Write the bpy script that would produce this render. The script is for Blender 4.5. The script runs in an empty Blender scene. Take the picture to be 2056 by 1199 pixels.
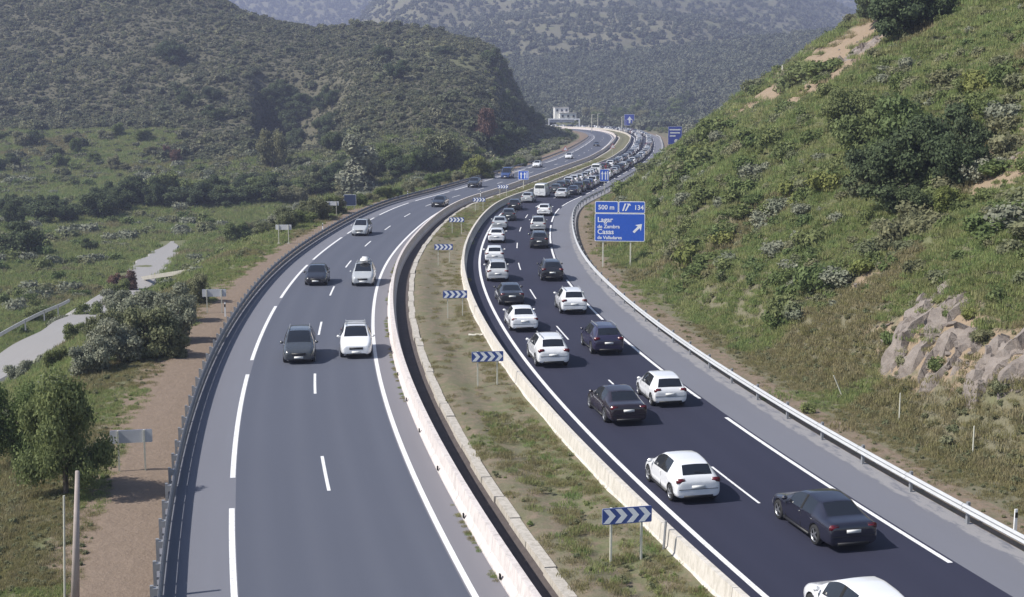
import bpy, bmesh, math, random
import numpy as np
from mathutils import Vector, Matrix, Euler

random.seed(7)
rng = np.random.default_rng(11)
scene = bpy.context.scene
COL = scene.collection

# ------------------------------------------------------------------ camera, sky, sun, exposure
F_PX, CX, CY, CAM_H = 2670.0, 1028.0, 599.5, 14.6          # focal length and centre in source pixels, camera height in metres
PITCH = math.atan(399.5 / F_PX)
cam_data = bpy.data.cameras.new('camera')
cam = bpy.data.objects.new('camera', cam_data)
COL.objects.link(cam)
cam_data.sensor_width = 36.0
cam_data.lens = 36.0 * F_PX / 2056.0
cam_data.clip_start, cam_data.clip_end = 0.5, 12000
cam.location = (0, 0, CAM_H)
cam.rotation_euler = (math.pi / 2 - PITCH, 0, 0)
scene.camera = cam

SUN_EL, SUN_AZ = math.radians(46), math.radians(253)          # azimuth clockwise from +Y (view direction)
world = bpy.data.worlds.new('World')
scene.world = world
world.use_nodes = True
wn = world.node_tree
bg = wn.nodes['Background']
sky = wn.nodes.new('ShaderNodeTexSky')
sky.sky_type = 'NISHITA'
sky.sun_disc = False
sky.sun_elevation = SUN_EL
sky.sun_rotation = SUN_AZ
wn.links.new(sky.outputs['Color'], bg.inputs['Color'])
bg.inputs['Strength'].default_value = 0.105
sun_data = bpy.data.lights.new('sun', 'SUN')
sun_data.energy = 5.0
sun_data.angle = math.radians(0.5)
sun_data.color = (1.0, 0.95, 0.87)
sun = bpy.data.objects.new('sun', sun_data)
COL.objects.link(sun)
sd = Vector((math.sin(SUN_AZ) * math.cos(SUN_EL), math.cos(SUN_AZ) * math.cos(SUN_EL), math.sin(SUN_EL)))
sun.rotation_euler = sd.to_track_quat('Z', 'Y').to_euler()
sun.location = (-60, -10, 90)
scene.view_settings.view_transform = 'Standard'
scene.view_settings.look = 'None'
scene.view_settings.gamma = 1
scene.view_settings.use_curve_mapping = False
scene.view_settings.exposure = 0.36
scene.cycles.max_bounces = 6
scene.cycles.volume_bounces = 0
scene.cycles.transparent_max_bounces = 8

# ------------------------------------------------------------------ helpers: pixels, noise, objects
def ray(x, y):
    u, v = (x - CX) / F_PX, -(y - CY) / F_PX
    return np.array([u, math.cos(PITCH) + v * math.sin(PITCH), -math.sin(PITCH) + v * math.cos(PITCH)])

def at(x, y, z=0.0):
    d = ray(x, y)
    t = (z - CAM_H) / d[2]
    return np.array([d[0] * t, d[1] * t])

def smooth(a, b, x):
    t = np.clip((x - a) / (b - a), 0, 1)
    return t * t * (3 - 2 * t)

def _hash(ix, iy, seed):
    h = (ix.astype(np.int64) * 374761393 + iy.astype(np.int64) * 668265263 + seed * 974634777) & 0x7fffffff
    h = ((h ^ (h >> 13)) * 1274126177) & 0x7fffffff
    return ((h ^ (h >> 16)) & 0xffff) / 65535.0

def vnoise(x, y, seed=0):
    x, y = np.asarray(x, float), np.asarray(y, float)
    ix, iy = np.floor(x), np.floor(y)
    fx, fy = x - ix, y - iy
    fx, fy = fx * fx * (3 - 2 * fx), fy * fy * (3 - 2 * fy)
    a, b = _hash(ix, iy, seed), _hash(ix + 1, iy, seed)
    c, d = _hash(ix, iy + 1, seed), _hash(ix + 1, iy + 1, seed)
    return (a * (1 - fx) + b * fx) * (1 - fy) + (c * (1 - fx) + d * fx) * fy

def fbm(x, y, seed=0, octv=4):
    v, a, t = 0, 0.5, 0
    for k in range(octv):
        v = v + a * vnoise(x * 2 ** k, y * 2 ** k, seed + k * 17)
        t += a
        a *= 0.5
    return v / t - 0.5                                         # about -0.5 .. 0.5

def link(name, mesh, parent=None, **props):
    o = bpy.data.objects.new(name, mesh)
    COL.objects.link(o)
    if parent is not None:
        o.parent = parent
    for k, v in props.items():
        o[k] = v
    return o

def empty(name, loc, rz, label, cat, group=None):
    o = bpy.data.objects.new(name, None)
    COL.objects.link(o)
    o.empty_display_size = 0.3
    o.location = loc
    o.rotation_euler = (0, 0, rz)
    o['label'], o['category'] = label, cat
    if group:
        o['group'] = group
    return o

def tag(o, label, cat, group=None):
    o['label'], o['category'] = label, cat
    if group:
        o['group'] = group
    return o

def mesh_of(name, verts, faces, mats, midx=None, sm=False):
    me = bpy.data.meshes.new(name)
    me.from_pydata([tuple(map(float, v)) for v in verts], [], [tuple(map(int, f)) for f in faces])
    for m in (mats if isinstance(mats, (list, tuple)) else [mats]):
        me.materials.append(m)
    if midx is not None:
        me.polygons.foreach_set('material_index', list(midx))
    if sm:
        me.polygons.foreach_set('use_smooth', [True] * len(me.polygons))
    me.update()
    return me

class MB:
    """collects simple shapes into one mesh"""
    def __init__(self):
        self.v, self.f, self.m = [], [], []
    def add(self, vs, fs, mi=0):
        k = len(self.v)
        self.v += [tuple(p) for p in vs]
        self.f += [tuple(i + k for i in f) for f in fs]
        self.m += [mi] * len(fs)
        return self
    def box(self, c, s, mi=0, rot=None, taper=1.0):
        vs = []
        for dz in (-.5, .5):
            t = taper if dz > 0 else 1
            for dx, dy in ((-.5, -.5), (.5, -.5), (.5, .5), (-.5, .5)):
                p = Vector((dx * s[0] * t, dy * s[1] * t, dz * s[2]))
                if rot is not None:
                    p = rot @ p
                vs.append(p + Vector(c))
        return self.add(vs, [(3, 2, 1, 0), (4, 5, 6, 7), (0, 1, 5, 4), (1, 2, 6, 5), (2, 3, 7, 6), (3, 0, 4, 7)], mi)
    def tube(self, a, b, ra, rb=None, n=8, mi=0, caps=True):
        a, b = Vector(a), Vector(b)
        rb = ra if rb is None else rb
        d = (b - a).normalized()
        p = d.orthogonal().normalized()
        q = d.cross(p)
        vs = []
        for c, r in ((a, ra), (b, rb)):
            for k in range(n):
                t = 2 * math.pi * k / n
                vs.append(c + p * (r * math.cos(t)) + q * (r * math.sin(t)))
        fs = [(k, (k + 1) % n, n + (k + 1) % n, n + k) for k in range(n)]
        if caps:
            fs += [tuple(reversed(range(n))), tuple(range(n, 2 * n))]
        return self.add(vs, fs, mi)
    def lathe_x(self, c, prof, n=20, mi=0):
        """revolve (x, r) profile round the local x axis"""
        vs, m = [], len(prof)
        for k in range(n):
            t = 2 * math.pi * k / n
            for x, r in prof:
                vs.append((c[0] + x, c[1] + r * math.cos(t), c[2] + r * math.sin(t)))
        fs = []
        for k in range(n):
            for i in range(m - 1):
                fs.append((k * m + i, k * m + i + 1, ((k + 1) % n) * m + i + 1, ((k + 1) % n) * m + i))
        return self.add(vs, fs, mi)
    def mesh(self, name, mats, sm=False):
        return mesh_of(name, self.v, self.f, mats, self.m, sm)

# ------------------------------------------------------------------ materials
def new_mat(name):
    m = bpy.data.materials.new(name)
    m.use_nodes = True
    nt = m.node_tree
    b = nt.nodes['Principled BSDF']
    return m, nt, b

def N(nt, kind, **kw):
    n = nt.nodes.new(kind)
    for k, v in kw.items():
        if k in n.inputs:
            n.inputs[k].default_value = v
        else:
            setattr(n, k, v)
    return n

def mixc(nt, fac, a, b, mode='MIX'):
    n = nt.nodes.new('ShaderNodeMix')
    n.data_type = 'RGBA'
    n.blend_type = mode
    for sock, val in ((n.inputs[0], fac), (n.inputs[6], a), (n.inputs[7], b)):
        if hasattr(val, 'is_linked') or isinstance(val, bpy.types.NodeSocket):
            nt.links.new(val, sock)
        else:
            sock.default_value = val if not isinstance(val, tuple) else (*val, 1)[:4]
    return n.outputs[2]

def ramp(nt, val, stops):
    r = nt.nodes.new('ShaderNodeValToRGB')
    els = r.color_ramp.elements
    while len(els) < len(stops):
        els.new(0.5)
    for e, (p, c) in zip(els, stops):
        e.position = p
        e.color = (*c, 1) if len(c) == 3 else c
    nt.links.new(val, r.inputs[0])
    return r.outputs[0]

def noise(nt, scale, detail=4, rough=0.55, vec=None, dist=0.0):
    n = N(nt, 'ShaderNodeTexNoise', Scale=scale, Detail=detail, Roughness=rough, Distortion=dist)
    if vec is not None:
        nt.links.new(vec, n.inputs['Vector'])
    return n.outputs[0]

def objco(nt):
    return nt.nodes.new('ShaderNodeTexCoord').outputs['Object']

def math_n(nt, op, a, b=None, clamp=False):
    n = nt.nodes.new('ShaderNodeMath')
    n.operation = op
    n.use_clamp = clamp
    for i, v in enumerate((a, b)):
        if v is None:
            continue
        if isinstance(v, (int, float)):
            n.inputs[i].default_value = v
        else:
            nt.links.new(v, n.inputs[i])
    return n.outputs[0]

def bump(nt, bsdf, h, strength, dist):
    b = N(nt, 'ShaderNodeBump', Strength=strength, Distance=dist)
    nt.links.new(h, b.inputs['Height'])
    nt.links.new(b.outputs[0], bsdf.inputs['Normal'])

def simple(name, col, rough=0.6, metal=0.0, var=0.12, scale=3.0, coat=0.0, spec=0.5):
    m, nt, b = new_mat(name)
    f = noise(nt, scale, 5, 0.6, objco(nt))
    c = mixc(nt, f, tuple(max(0, x * (1 - var)) for x in col), tuple(min(1, x * (1 + var)) for x in col))
    nt.links.new(c, b.inputs['Base Color'])
    b.inputs['Roughness'].default_value = rough
    b.inputs['Metallic'].default_value = metal
    b.inputs['Coat Weight'].default_value = coat
    b.inputs['Specular IOR Level'].default_value = spec
    return m

def asphalt(name, col, track, seed_off, bands, patch=0.2, dust=None):
    """road surface: speckled stone, long worn bands under the wheels, a few patches; UV = (offset, distance)"""
    m, nt, b = new_mat(name)
    uv = N(nt, 'ShaderNodeUVMap', uv_map='road').outputs[0]
    sep = nt.nodes.new('ShaderNodeSeparateXYZ')
    nt.links.new(uv, sep.inputs[0])
    mp = N(nt, 'ShaderNodeMapping')
    mp.inputs['Scale'].default_value = (1.0, 0.04, 1)
    mp.inputs['Location'].default_value = (seed_off, seed_off * 2.3, 0)
    nt.links.new(uv, mp.inputs[0])
    streak = noise(nt, 2.2, 4, 0.6, mp.outputs[0])
    fine = noise(nt, 30, 3, 0.7, uv)
    big = noise(nt, 0.12, 4, 0.55, uv)
    c = mixc(nt, math_n(nt, 'MULTIPLY', streak, 0.8), tuple(x * (1 - patch) for x in col), tuple(x * (1 + patch) for x in col))
    c = mixc(nt, math_n(nt, 'MULTIPLY', big, 0.7), c, tuple(x * 0.8 for x in col))
    tot = None
    for o in bands:                                            # polished wheel paths
        d = math_n(nt, 'ABSOLUTE', math_n(nt, 'SUBTRACT', sep.outputs[0], o))
        w = math_n(nt, 'SUBTRACT', 1.0, math_n(nt, 'DIVIDE', d, 0.55), True)
        tot = w if tot is None else math_n(nt, 'ADD', tot, w)
    if tot is not None:
        c = mixc(nt, math_n(nt, 'MULTIPLY', tot, 0.45), c, track)
    if dust is not None:                                       # pale grit swept to the edge of the shoulder
        w = math_n(nt, 'DIVIDE', math_n(nt, 'SUBTRACT', math_n(nt, 'MULTIPLY', sep.outputs[0], 1.0 if dust > 0 else -1.0), abs(dust)), .55, True)
        mp2 = N(nt, 'ShaderNodeMapping')
        mp2.inputs['Scale'].default_value = (1.0, .35, 1)
        nt.links.new(uv, mp2.inputs[0])
        grit = ramp(nt, math_n(nt, 'MULTIPLY', w, noise(nt, 2.6, 5, .7, mp2.outputs[0])), [(.36, (0, 0, 0)), (.50, (1, 1, 1))])
        c = mixc(nt, math_n(nt, 'MULTIPLY', grit, .8), c, (.42, .40, .38))
    c = mixc(nt, 0.5, c, mixc(nt, fine, tuple(x * 0.55 for x in col), tuple(x * 1.45 for x in col)))
    nt.links.new(c, b.inputs['Base Color'])
    b.inputs['Roughness'].default_value = 0.82
    b.inputs['Specular IOR Level'].default_value = 0.35
    bump(nt, b, fine, 0.25, 0.01)
    return m

M = {}
M['asphalt_old'] = asphalt('asphalt_old', (.088, .097, .128), (.114, .122, .152), 3.1, (-17.9, -16.2, -14.4, -12.7))
M['asphalt_new'] = asphalt('asphalt_new', (.024, .026, .050), (.031, .033, .059), 7.7, (-2.6, -.9, .9, 2.6), 0.12)
M['asphalt_shoulder'] = asphalt('asphalt_shoulder', (.165, .17, .20), (.2, .2, .23), 1.3, (), 0.2, 5.15)
M['asphalt_inner'] = asphalt('asphalt_inner', (.19, .185, .205), (.2, .2, .22), 5.3, (), 0.25)
M['old_concrete'] = asphalt('old_concrete', (.30, .29, .285), (.3, .3, .3), 9.3, (), 0.25)

def worn_paint():
    m, nt, b = new_mat('road_paint')
    co = objco(nt)
    f = noise(nt, 9, 6, 0.7, co)
    c = ramp(nt, f, [(.33, (.40, .40, .42)), (.47, (.78, .78, .78)), (1, (.88, .88, .88))])
    nt.links.new(c, b.inputs['Base Color'])
    b.inputs['Roughness'].default_value = 0.6
    return m
M['paint'] = worn_paint()

def concrete(name, c1, c2, dirt):
    m, nt, b = new_mat(name)
    co = objco(nt)
    mp = N(nt, 'ShaderNodeMapping')
    mp.inputs['Scale'].default_value = (1, 1, 0.35)
    nt.links.new(co, mp.inputs[0])
    f = noise(nt, 1.1, 6, 0.65, mp.outputs[0])
    g = noise(nt, 5.0, 5, 0.7, mp.outputs[0])
    c = mixc(nt, f, c1, c2)
    k = ramp(nt, g, [(.44, (0, 0, 0)), (.66, (1, 1, 1))])
    c = mixc(nt, math_n(nt, 'MULTIPLY', k, .5), c, dirt)
    nt.links.new(c, b.inputs['Base Color'])
    b.inputs['Roughness'].default_value = 0.9
    bump(nt, b, g, 0.3, 0.02)
    return m
M['barrier'] = concrete('barrier_concrete', (.55, .50, .48), (.68, .63, .61), (.30, .27, .25))
M['barrier_warm'] = concrete('barrier_concrete_warm', (.54, .505, .455), (.67, .63, .575), (.30, .275, .22))
M['kerb'] = concrete('kerb_concrete', (.42, .39, .34), (.56, .52, .47), (.2, .18, .14))
M['old_wall'] = concrete('old_wall_concrete', (.30, .285, .25), (.42, .40, .35), (.16, .15, .11))
M['channel'] = simple('drain_channel', (.075, .062, .060), 0.95, 0, .5, 2.5)
M['steel'] = simple('galvanised_steel', (.50, .51, .52), 0.5, 0.15, .18, 2.0)
M['steel_dull'] = simple('weathered_steel', (.30, .31, .33), 0.6, 0.35, .3, 2.0)
M['steel_shaded'] = simple('shade_toned_steel', (.17, .175, .19), 0.65, 0.1, .3, 2.0)  # left rail: shade on its road-facing side put into a darker steel colour
M['sign_blue'] = simple('sign_blue', (.022, .10, .52), 0.45, 0, .08, 2.0)
M['sign_blue_far'] = simple('sign_blue_dark', (.02, .05, .36), 0.5, 0, .08, 2.0)
M['square_blue'] = simple('sign_grey_blue', (.045, .07, .15), 0.5, 0, .2, 2.0)
M['chev_blue'] = simple('chevron_blue', (.035, .075, .28), 0.5, 0, .1, 2.0)
M['sign_white'] = simple('sign_white', (.80, .82, .86), 0.5, 0, .06, 2.0)
M['sign_back'] = simple('sign_back_grey', (.50, .51, .54), 0.5, 0.0, .15, 2.0)
M['post_pale'] = simple('pale_post', (.55, .54, .46), 0.7, 0, .15, 4.0)
M['wood'] = simple('grey_weathered_wood', (.36, .31, .29), 0.9, 0, .3, 3.0)
M['white_plastic'] = simple('white_plastic', (.8, .8, .8), 0.5, 0, .06)
M['black_plastic'] = simple('black_plastic', (.018, .018, .02), 0.55, 0, .2)
M['red_paint'] = simple('sign_red', (.5, .03, .03), 0.5)
M['house_wall'] = simple('white_render', (.78, .77, .74), 0.9, 0, .08, .4)
M['house_roof'] = simple('pale_roof', (.62, .58, .54), 0.9, 0, .12, 1)
M['dark_glass'] = simple('dark_window', (.03, .035, .045), 0.15, 0, .1)
M['tyre'] = simple('tyre_rubber', (.02, .02, .021), 0.85, 0, .2, 8)
M['rim'] = simple('alloy_rim', (.45, .46, .48), 0.35, 0.8, .08)
M['glass'] = simple('car_glass', (.012, .014, .018), 0.04, 0, .1, 1, 0, .9)
M['well'] = simple('wheel_well', (.012, .012, .013), 0.95)
M['head_lens'] = simple('headlight_lens', (.72, .74, .78), 0.12, 0.2, .1, 12)
M['tail_lens'] = simple('tail_light_lens', (.10, .006, .012), 0.2, 0, .1, 12)
M['plate'] = simple('licence_plate', (.80, .80, .78), 0.5, 0, .05)
M['chrome'] = simple('chrome_trim', (.62, .63, .66), 0.2, 0.9, .05)
M['bark'] = simple('bark', (.13, .105, .085), 0.95, 0, .35, 5)
M['debris'] = simple('pale_debris', (.6, .57, .5), 0.9, 0, .2)

def paint_mat():
    m, nt, b = new_mat('car_paint')
    oi = nt.nodes.new('ShaderNodeObjectInfo')
    f = noise(nt, 6, 4, 0.6, objco(nt))
    dusty = mixc(nt, math_n(nt, 'MULTIPLY', f, 0.035), oi.outputs['Color'], (.30, .27, .23))
    nt.links.new(dusty, b.inputs['Base Color'])
    b.inputs['Roughness'].default_value = 0.26
    b.inputs['Coat Weight'].default_value = 0.9
    b.inputs['Coat Roughness'].default_value = 0.06
    return m
M['car_paint'] = paint_mat()

def foliage(name, cols, transl=0.25):
    """leaf colour varies from plant to plant and in patches through each crown"""
    m, nt, b = new_mat(name)
    oi = nt.nodes.new('ShaderNodeObjectInfo')
    n1 = noise(nt, 1.7, 4, 0.7, objco(nt))
    k = len(cols)
    base = ramp(nt, oi.outputs['Random'], [(i / (k - 1), c) for i, c in enumerate(cols)])
    c = mixc(nt, ramp(nt, n1, [(.32, (0, 0, 0)), (.68, (1, 1, 1))]), mixc(nt, 1.0, base, (.62, .66, .62), 'MULTIPLY'), mixc(nt, 1.0, base, (1.4, 1.34, 1.24), 'MULTIPLY'))
    nt.links.new(c, b.inputs['Base Color'])
    b.inputs['Roughness'].default_value = 0.75
    b.inputs['Specular IOR Level'].default_value = 0.2
    tr = nt.nodes.new('ShaderNodeBsdfTranslucent')
    nt.links.new(c, tr.inputs['Color'])
    ms = nt.nodes.new('ShaderNodeMixShader')
    ms.inputs[0].default_value = transl
    out = nt.nodes['Material Output']
    nt.links.new(b.outputs[0], ms.inputs[1])
    nt.links.new(tr.outputs[0], ms.inputs[2])
    nt.links.new(ms.outputs[0], out.inputs['Surface'])
    return m
M['leaf_green'] = foliage('leaf_green', [(0.132, 0.178, 0.071), (0.161, 0.201, 0.081), (0.190, 0.218, 0.098), (0.144, 0.196, 0.086)], .35)
M['leaf_dark'] = foliage('leaf_dark', [(0.069, 0.098, 0.053), (0.094, 0.122, 0.060), (0.080, 0.106, 0.062)])
M['leaf_olive'] = foliage('leaf_olive', [(0.196, 0.201, 0.115), (0.230, 0.230, 0.144), (0.172, 0.196, 0.115), (0.241, 0.241, 0.155)], .35)
M['leaf_grey'] = foliage('leaf_grey', [(0.220, 0.237, 0.182), (0.264, 0.275, 0.220), (0.187, 0.209, 0.154)])
M['leaf_yellow'] = foliage('leaf_yellow', [(.18, .205, .065), (.20, .215, .075), (.165, .195, .065)])
M['leaf_red'] = foliage('leaf_red', [(.17, .105, .085), (.15, .095, .08)])
M['leaf_hill'] = foliage('leaf_hill', [(0.102, 0.120, 0.074), (0.138, 0.150, 0.098), (0.180, 0.180, 0.126), (0.078, 0.096, 0.062)])
M['leaf_far'] = foliage('leaf_far', [(0.063, 0.078, 0.057), (0.098, 0.115, 0.081), (0.161, 0.172, 0.127), (0.081, 0.098, 0.069)])
M['grass'] = foliage('grass_blades', [(0.224, 0.291, 0.118), (0.274, 0.308, 0.134), (0.314, 0.314, 0.168), (0.241, 0.291, 0.118), (0.202, 0.280, 0.112)], 0.45)
M['grass_dry'] = foliage('dry_grass_blades', [(0.294, 0.257, 0.158), (0.263, 0.242, 0.137), (0.252, 0.242, 0.116), (0.315, 0.278, 0.184)], 0.4)

def rock_mat():
    m, nt, b = new_mat('rock')
    co = objco(nt)
    f = noise(nt, 1.6, 8, 0.7, co, 0.6)
    g = noise(nt, 7, 6, 0.7, co)
    c = ramp(nt, f, [(.25, (.10, .09, .085)), (.45, (.19, .17, .16)), (.6, (.26, .235, .22)), (.8, (.36, .30, .25))])
    c = mixc(nt, math_n(nt, 'MULTIPLY', g, .5), c, (.25, .19, .14))
    nt.links.new(c, b.inputs['Base Color'])
    b.inputs['Roughness'].default_value = 0.95
    bump(nt, b, g, 0.8, 0.08)
    return m
M['rock'] = rock_mat()

def ground_mat(name, far=False):
    """soil, dry grass and green growth in patches; regions come from attributes that say what the ground is made of"""
    m, nt, b = new_mat(name)
    co = objco(nt)
    s = 0.12 if far else 1.0
    n0 = noise(nt, 0.05 * s, 5, 0.6, co)
    n1 = noise(nt, 0.28 * s, 6, 0.65, co, 0.4)
    n2 = noise(nt, 1.6 * s, 6, 0.7, co)
    n3 = noise(nt, 7.0 * s, 4, 0.7, co)
    dry = mixc(nt, n2, (.125, .115, .08), (.20, .18, .125)) if not far else mixc(nt, n2, (.105, .105, .08), (.185, .175, .13))
    grn = mixc(nt, n2, (.095, .12, .05), (.16, .18, .08))
    a_g = N(nt, 'ShaderNodeAttribute', attribute_name='green').outputs['Fac']
    fac = math_n(nt, 'ADD', n1, math_n(nt, 'SUBTRACT', a_g, 0.5))
    c = mixc(nt, ramp(nt, fac, [(.40, (0, 0, 0)), (.58, (1, 1, 1))]), dry, grn)
    c = mixc(nt, math_n(nt, 'MULTIPLY', n0, .5), c, (.11, .12, .06))
    a_h = N(nt, 'ShaderNodeAttribute', attribute_name='heath').outputs['Fac']
    heath = mixc(nt, ramp(nt, n2, [(.38, (0, 0, 0)), (.62, (1, 1, 1))]), (.034, .038, .026), (.085, .082, .058))
    c = mixc(nt, math_n(nt, 'MULTIPLY', a_h, .95), c, heath)
    a_s = N(nt, 'ShaderNodeAttribute', attribute_name='soil').outputs['Fac']
    soil = mixc(nt, n2, (.17, .115, .092), (.30, .22, .18))
    fs = ramp(nt, math_n(nt, 'ADD', a_s, math_n(nt, 'MULTIPLY', math_n(nt, 'SUBTRACT', n2, .5), .9)), [(.40, (0, 0, 0)), (.60, (1, 1, 1))])
    c = mixc(nt, fs, c, soil)
    a_c = N(nt, 'ShaderNodeAttribute', attribute_name='clay').outputs['Fac']
    clay = mixc(nt, n2, (.24, .165, .115), (.40, .30, .22))
    fc = ramp(nt, math_n(nt, 'ADD', a_c, math_n(nt, 'MULTIPLY', math_n(nt, 'SUBTRACT', n2, .5), 1.0)), [(.42, (0, 0, 0)), (.56, (1, 1, 1))])
    c = mixc(nt, fc, c, clay)
    c = mixc(nt, 0.35, c, mixc(nt, n3, (.05, .05, .03), (.30, .27, .19)))
    nt.links.new(c, b.inputs['Base Color'])
    b.inputs['Roughness'].default_value = 0.95
    b.inputs['Specular IOR Level'].default_value = 0.15
    bump(nt, b, math_n(nt, 'ADD', n2, math_n(nt, 'MULTIPLY', n3, .4)), 0.7, 0.12 if not far else 1.2)
    return m
M['ground'] = ground_mat('ground_cover')
M['ground_far'] = ground_mat('ground_cover_far', True)

# ------------------------------------------------------------------ reference curve: lane line of the right-hand carriageway
ctrl = [(27.5, -14), (24, -5), (20.5, 5), (17.4, 15), (14.6, 24), (12.2, 33), (9.9, 42.6), (8.7, 48.4), (7.5, 53.9), (6.9, 57.1), (5.2, 67.5), (4.8, 69.5),
        (3.4, 80.5), (2.8, 85.6), (1.7, 97.2), (1.3, 102.7), (.8, 111), (.5, 117.1), (.4, 132.5), (.8, 148.8), (1.4, 162.5),
        (1.8, 168.9), (2.7, 179), (3.2, 184.1), (5.0, 194), (8.0, 206.4), (11.5, 226), (18.2, 263), (28.9, 322), (36.8, 380),
        (43.6, 441.5), (50.3, 509.5), (53, 560), (53.2, 596), (51.5, 636), (43, 677), (28, 703), (8, 720), (-22, 734), (-70, 750), (-140, 770), (-230, 800)]
ctrl = np.array(ctrl, float)
_l = np.concatenate([[0], np.cumsum(np.linalg.norm(np.diff(ctrl, axis=0), axis=1))])
_t = np.arange(0, _l[-1], 1.0)
RX, RY = np.interp(_t, _l, ctrl[:, 0]), np.interp(_t, _l, ctrl[:, 1])
_k = np.exp(-0.5 * (np.arange(-24, 25) / 8.0) ** 2)
_k /= _k.sum()
def _sm(a):
    pad = np.concatenate([2 * a[0] - a[24:0:-1], a, 2 * a[-1] - a[-2:-26:-1]])
    return np.convolve(pad, _k, 'valid')
RX, RY = _sm(RX), _sm(RY)
REF = np.stack([RX, RY], 1)
RS = np.concatenate([[0], np.cumsum(np.linalg.norm(np.diff(REF, axis=0), axis=1))])
TAN = np.gradient(REF, axis=0)
TAN /= np.linalg.norm(TAN, axis=1)[:, None]
NRM = np.stack([TAN[:, 1], -TAN[:, 0]], 1)                     # to the right
S_END = RS[-1]

def pos(s, o=0.0):
    s = np.asarray(s, float)
    p = np.stack([np.interp(s, RS, REF[:, 0]), np.interp(s, RS, REF[:, 1])], -1)
    n = np.stack([np.interp(s, RS, NRM[:, 0]), np.interp(s, RS, NRM[:, 1])], -1)
    n /= np.linalg.norm(n, axis=-1, keepdims=True)
    return p + n * np.asarray(o, float)[..., None]

def head(s):
    """heading angle (rotation about z that turns +Y to the travel direction)"""
    t = np.array([np.interp(s, RS, TAN[:, 0]), np.interp(s, RS, TAN[:, 1])])
    return math.atan2(-t[0], t[1])

def frenet(X, Y):
    X, Y = np.ravel(np.asarray(X, float)), np.ravel(np.asarray(Y, float))
    S, O = np.empty(len(X)), np.empty(len(X))
    for a in range(0, len(X), 6000):
        x, y = X[a:a + 6000, None], Y[a:a + 6000, None]
        d2 = (x - REF[None, :, 0]) ** 2 + (y - REF[None, :, 1]) ** 2
        i = d2.argmin(1)
        dx, dy = x[:, 0] - REF[i, 0], y[:, 0] - REF[i, 1]
        along = dx * TAN[i, 0] + dy * TAN[i, 1]
        O[a:a + 6000] = np.sign(dx * NRM[i, 0] + dy * NRM[i, 1]) * np.sqrt(np.maximum(d2[np.arange(len(i)), i] - np.where((i > 0) & (i < len(REF) - 1), along ** 2, 0), 0))
        S[a:a + 6000] = RS[i] + along
    return S, O

def s_at(x, y, z=0.0):
    p = at(x, y, z)
    s, o = frenet([p[0]], [p[1]])
    return s[0], o[0]

# ------------------------------------------------------------------ terrain heights
# the spur on the left: its profile along bearings from the camera foot: column in source pixels -> (distance, picture row)
HILL = {-1500: [(300, 430), (420, 240), (560, 50), (700, -140)],
        -700: [(300, 420), (420, 235), (560, 40), (700, -140)],
        0: [(300, 402), (400, 235), (500, 90), (600, -60), (690, -130)],
        300: [(295, 405), (390, 235), (490, 85), (590, -40), (670, -90)],
        460: [(290, 402), (380, 240), (470, 110), (560, 5), (590, -6)],
        520: [(285, 398), (375, 248), (460, 130), (550, 38), (580, 34)],
        640: [(280, 392), (370, 252), (450, 140), (540, 58), (570, 56)],
        722: [(270, 388), (360, 245), (440, 132), (530, 57), (560, 56)],
        860: [(262, 368), (350, 232), (430, 132), (510, 72), (540, 72)],
        960: [(300, 332), (370, 222), (430, 142), (500, 84), (530, 84)],
        1008: [(345, 308), (400, 240), (450, 160), (500, 98), (520, 98)],
        1032: [(400, 292), (440, 252), (470, 212), (500, 172), (515, 172)],
        1058: [(430, 284), (470, 266), (500, 250), (510, 246)],
        1100: [(450, 286), (500, 276), (520, 273)],
        1180: [(450, 300), (520, 290)]}
HC = np.array(sorted(HILL))
HD = np.arange(150, 1250, 10.0)
HZ = []
for c in HC:
    pts = HILL[c]
    D = np.array([p[0] for p in pts], float)
    Z = np.array([CAM_H - (p[1] - 200.0) / F_PX * p[0] for p in pts])
    D = np.concatenate([[D[0] - 120], D, [D[-1] + 60, D[-1] + 160, D[-1] + 420]])
    Z = np.concatenate([[Z[0] - 30], Z, [Z[-1] * .93, Z[-1] * .55, -8]])
    z = np.interp(HD, D, Z)
    kk = np.array([1, 2, 3, 2, 1.]) / 9
    HZ.append(np.convolve(np.pad(z, 2, 'edge'), kk, 'valid'))
HZ = np.array(HZ)
_fc = np.arange(HC[0], HC[-1] + 1, 12.0)                       # resampled along the bearing and smoothed, so the spur has no creases
HZ = np.stack([np.interp(_fc, HC, HZ[:, j]) for j in range(HZ.shape[1])], 1)
_g = np.exp(-0.5 * (np.arange(-6, 7) / 2.0) ** 2)
HZ = np.stack([np.convolve(np.pad(HZ[:, j], 6, 'edge'), _g / _g.sum(), 'valid') for j in range(HZ.shape[1])], 1)
HC = _fc

def hill_raw(X, Y):
    col = np.clip(CX + X / np.maximum(Y, 1) * F_PX, HC[0], HC[-1] - 1e-3)
    i = np.searchsorted(HC, col, 'right') - 1
    i = np.clip(i, 0, len(HC) - 2)
    t = (col - HC[i]) / (HC[i + 1] - HC[i])
    d = np.clip((Y - HD[0]) / 10.0, 0, len(HD) - 1.001)
    j = d.astype(int)
    fd = d - j
    a = HZ[i, j] * (1 - fd) + HZ[i, j + 1] * fd
    b = HZ[i + 1, j] * (1 - fd) + HZ[i + 1, j + 1] * fd
    return a * (1 - t) + b * t

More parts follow.
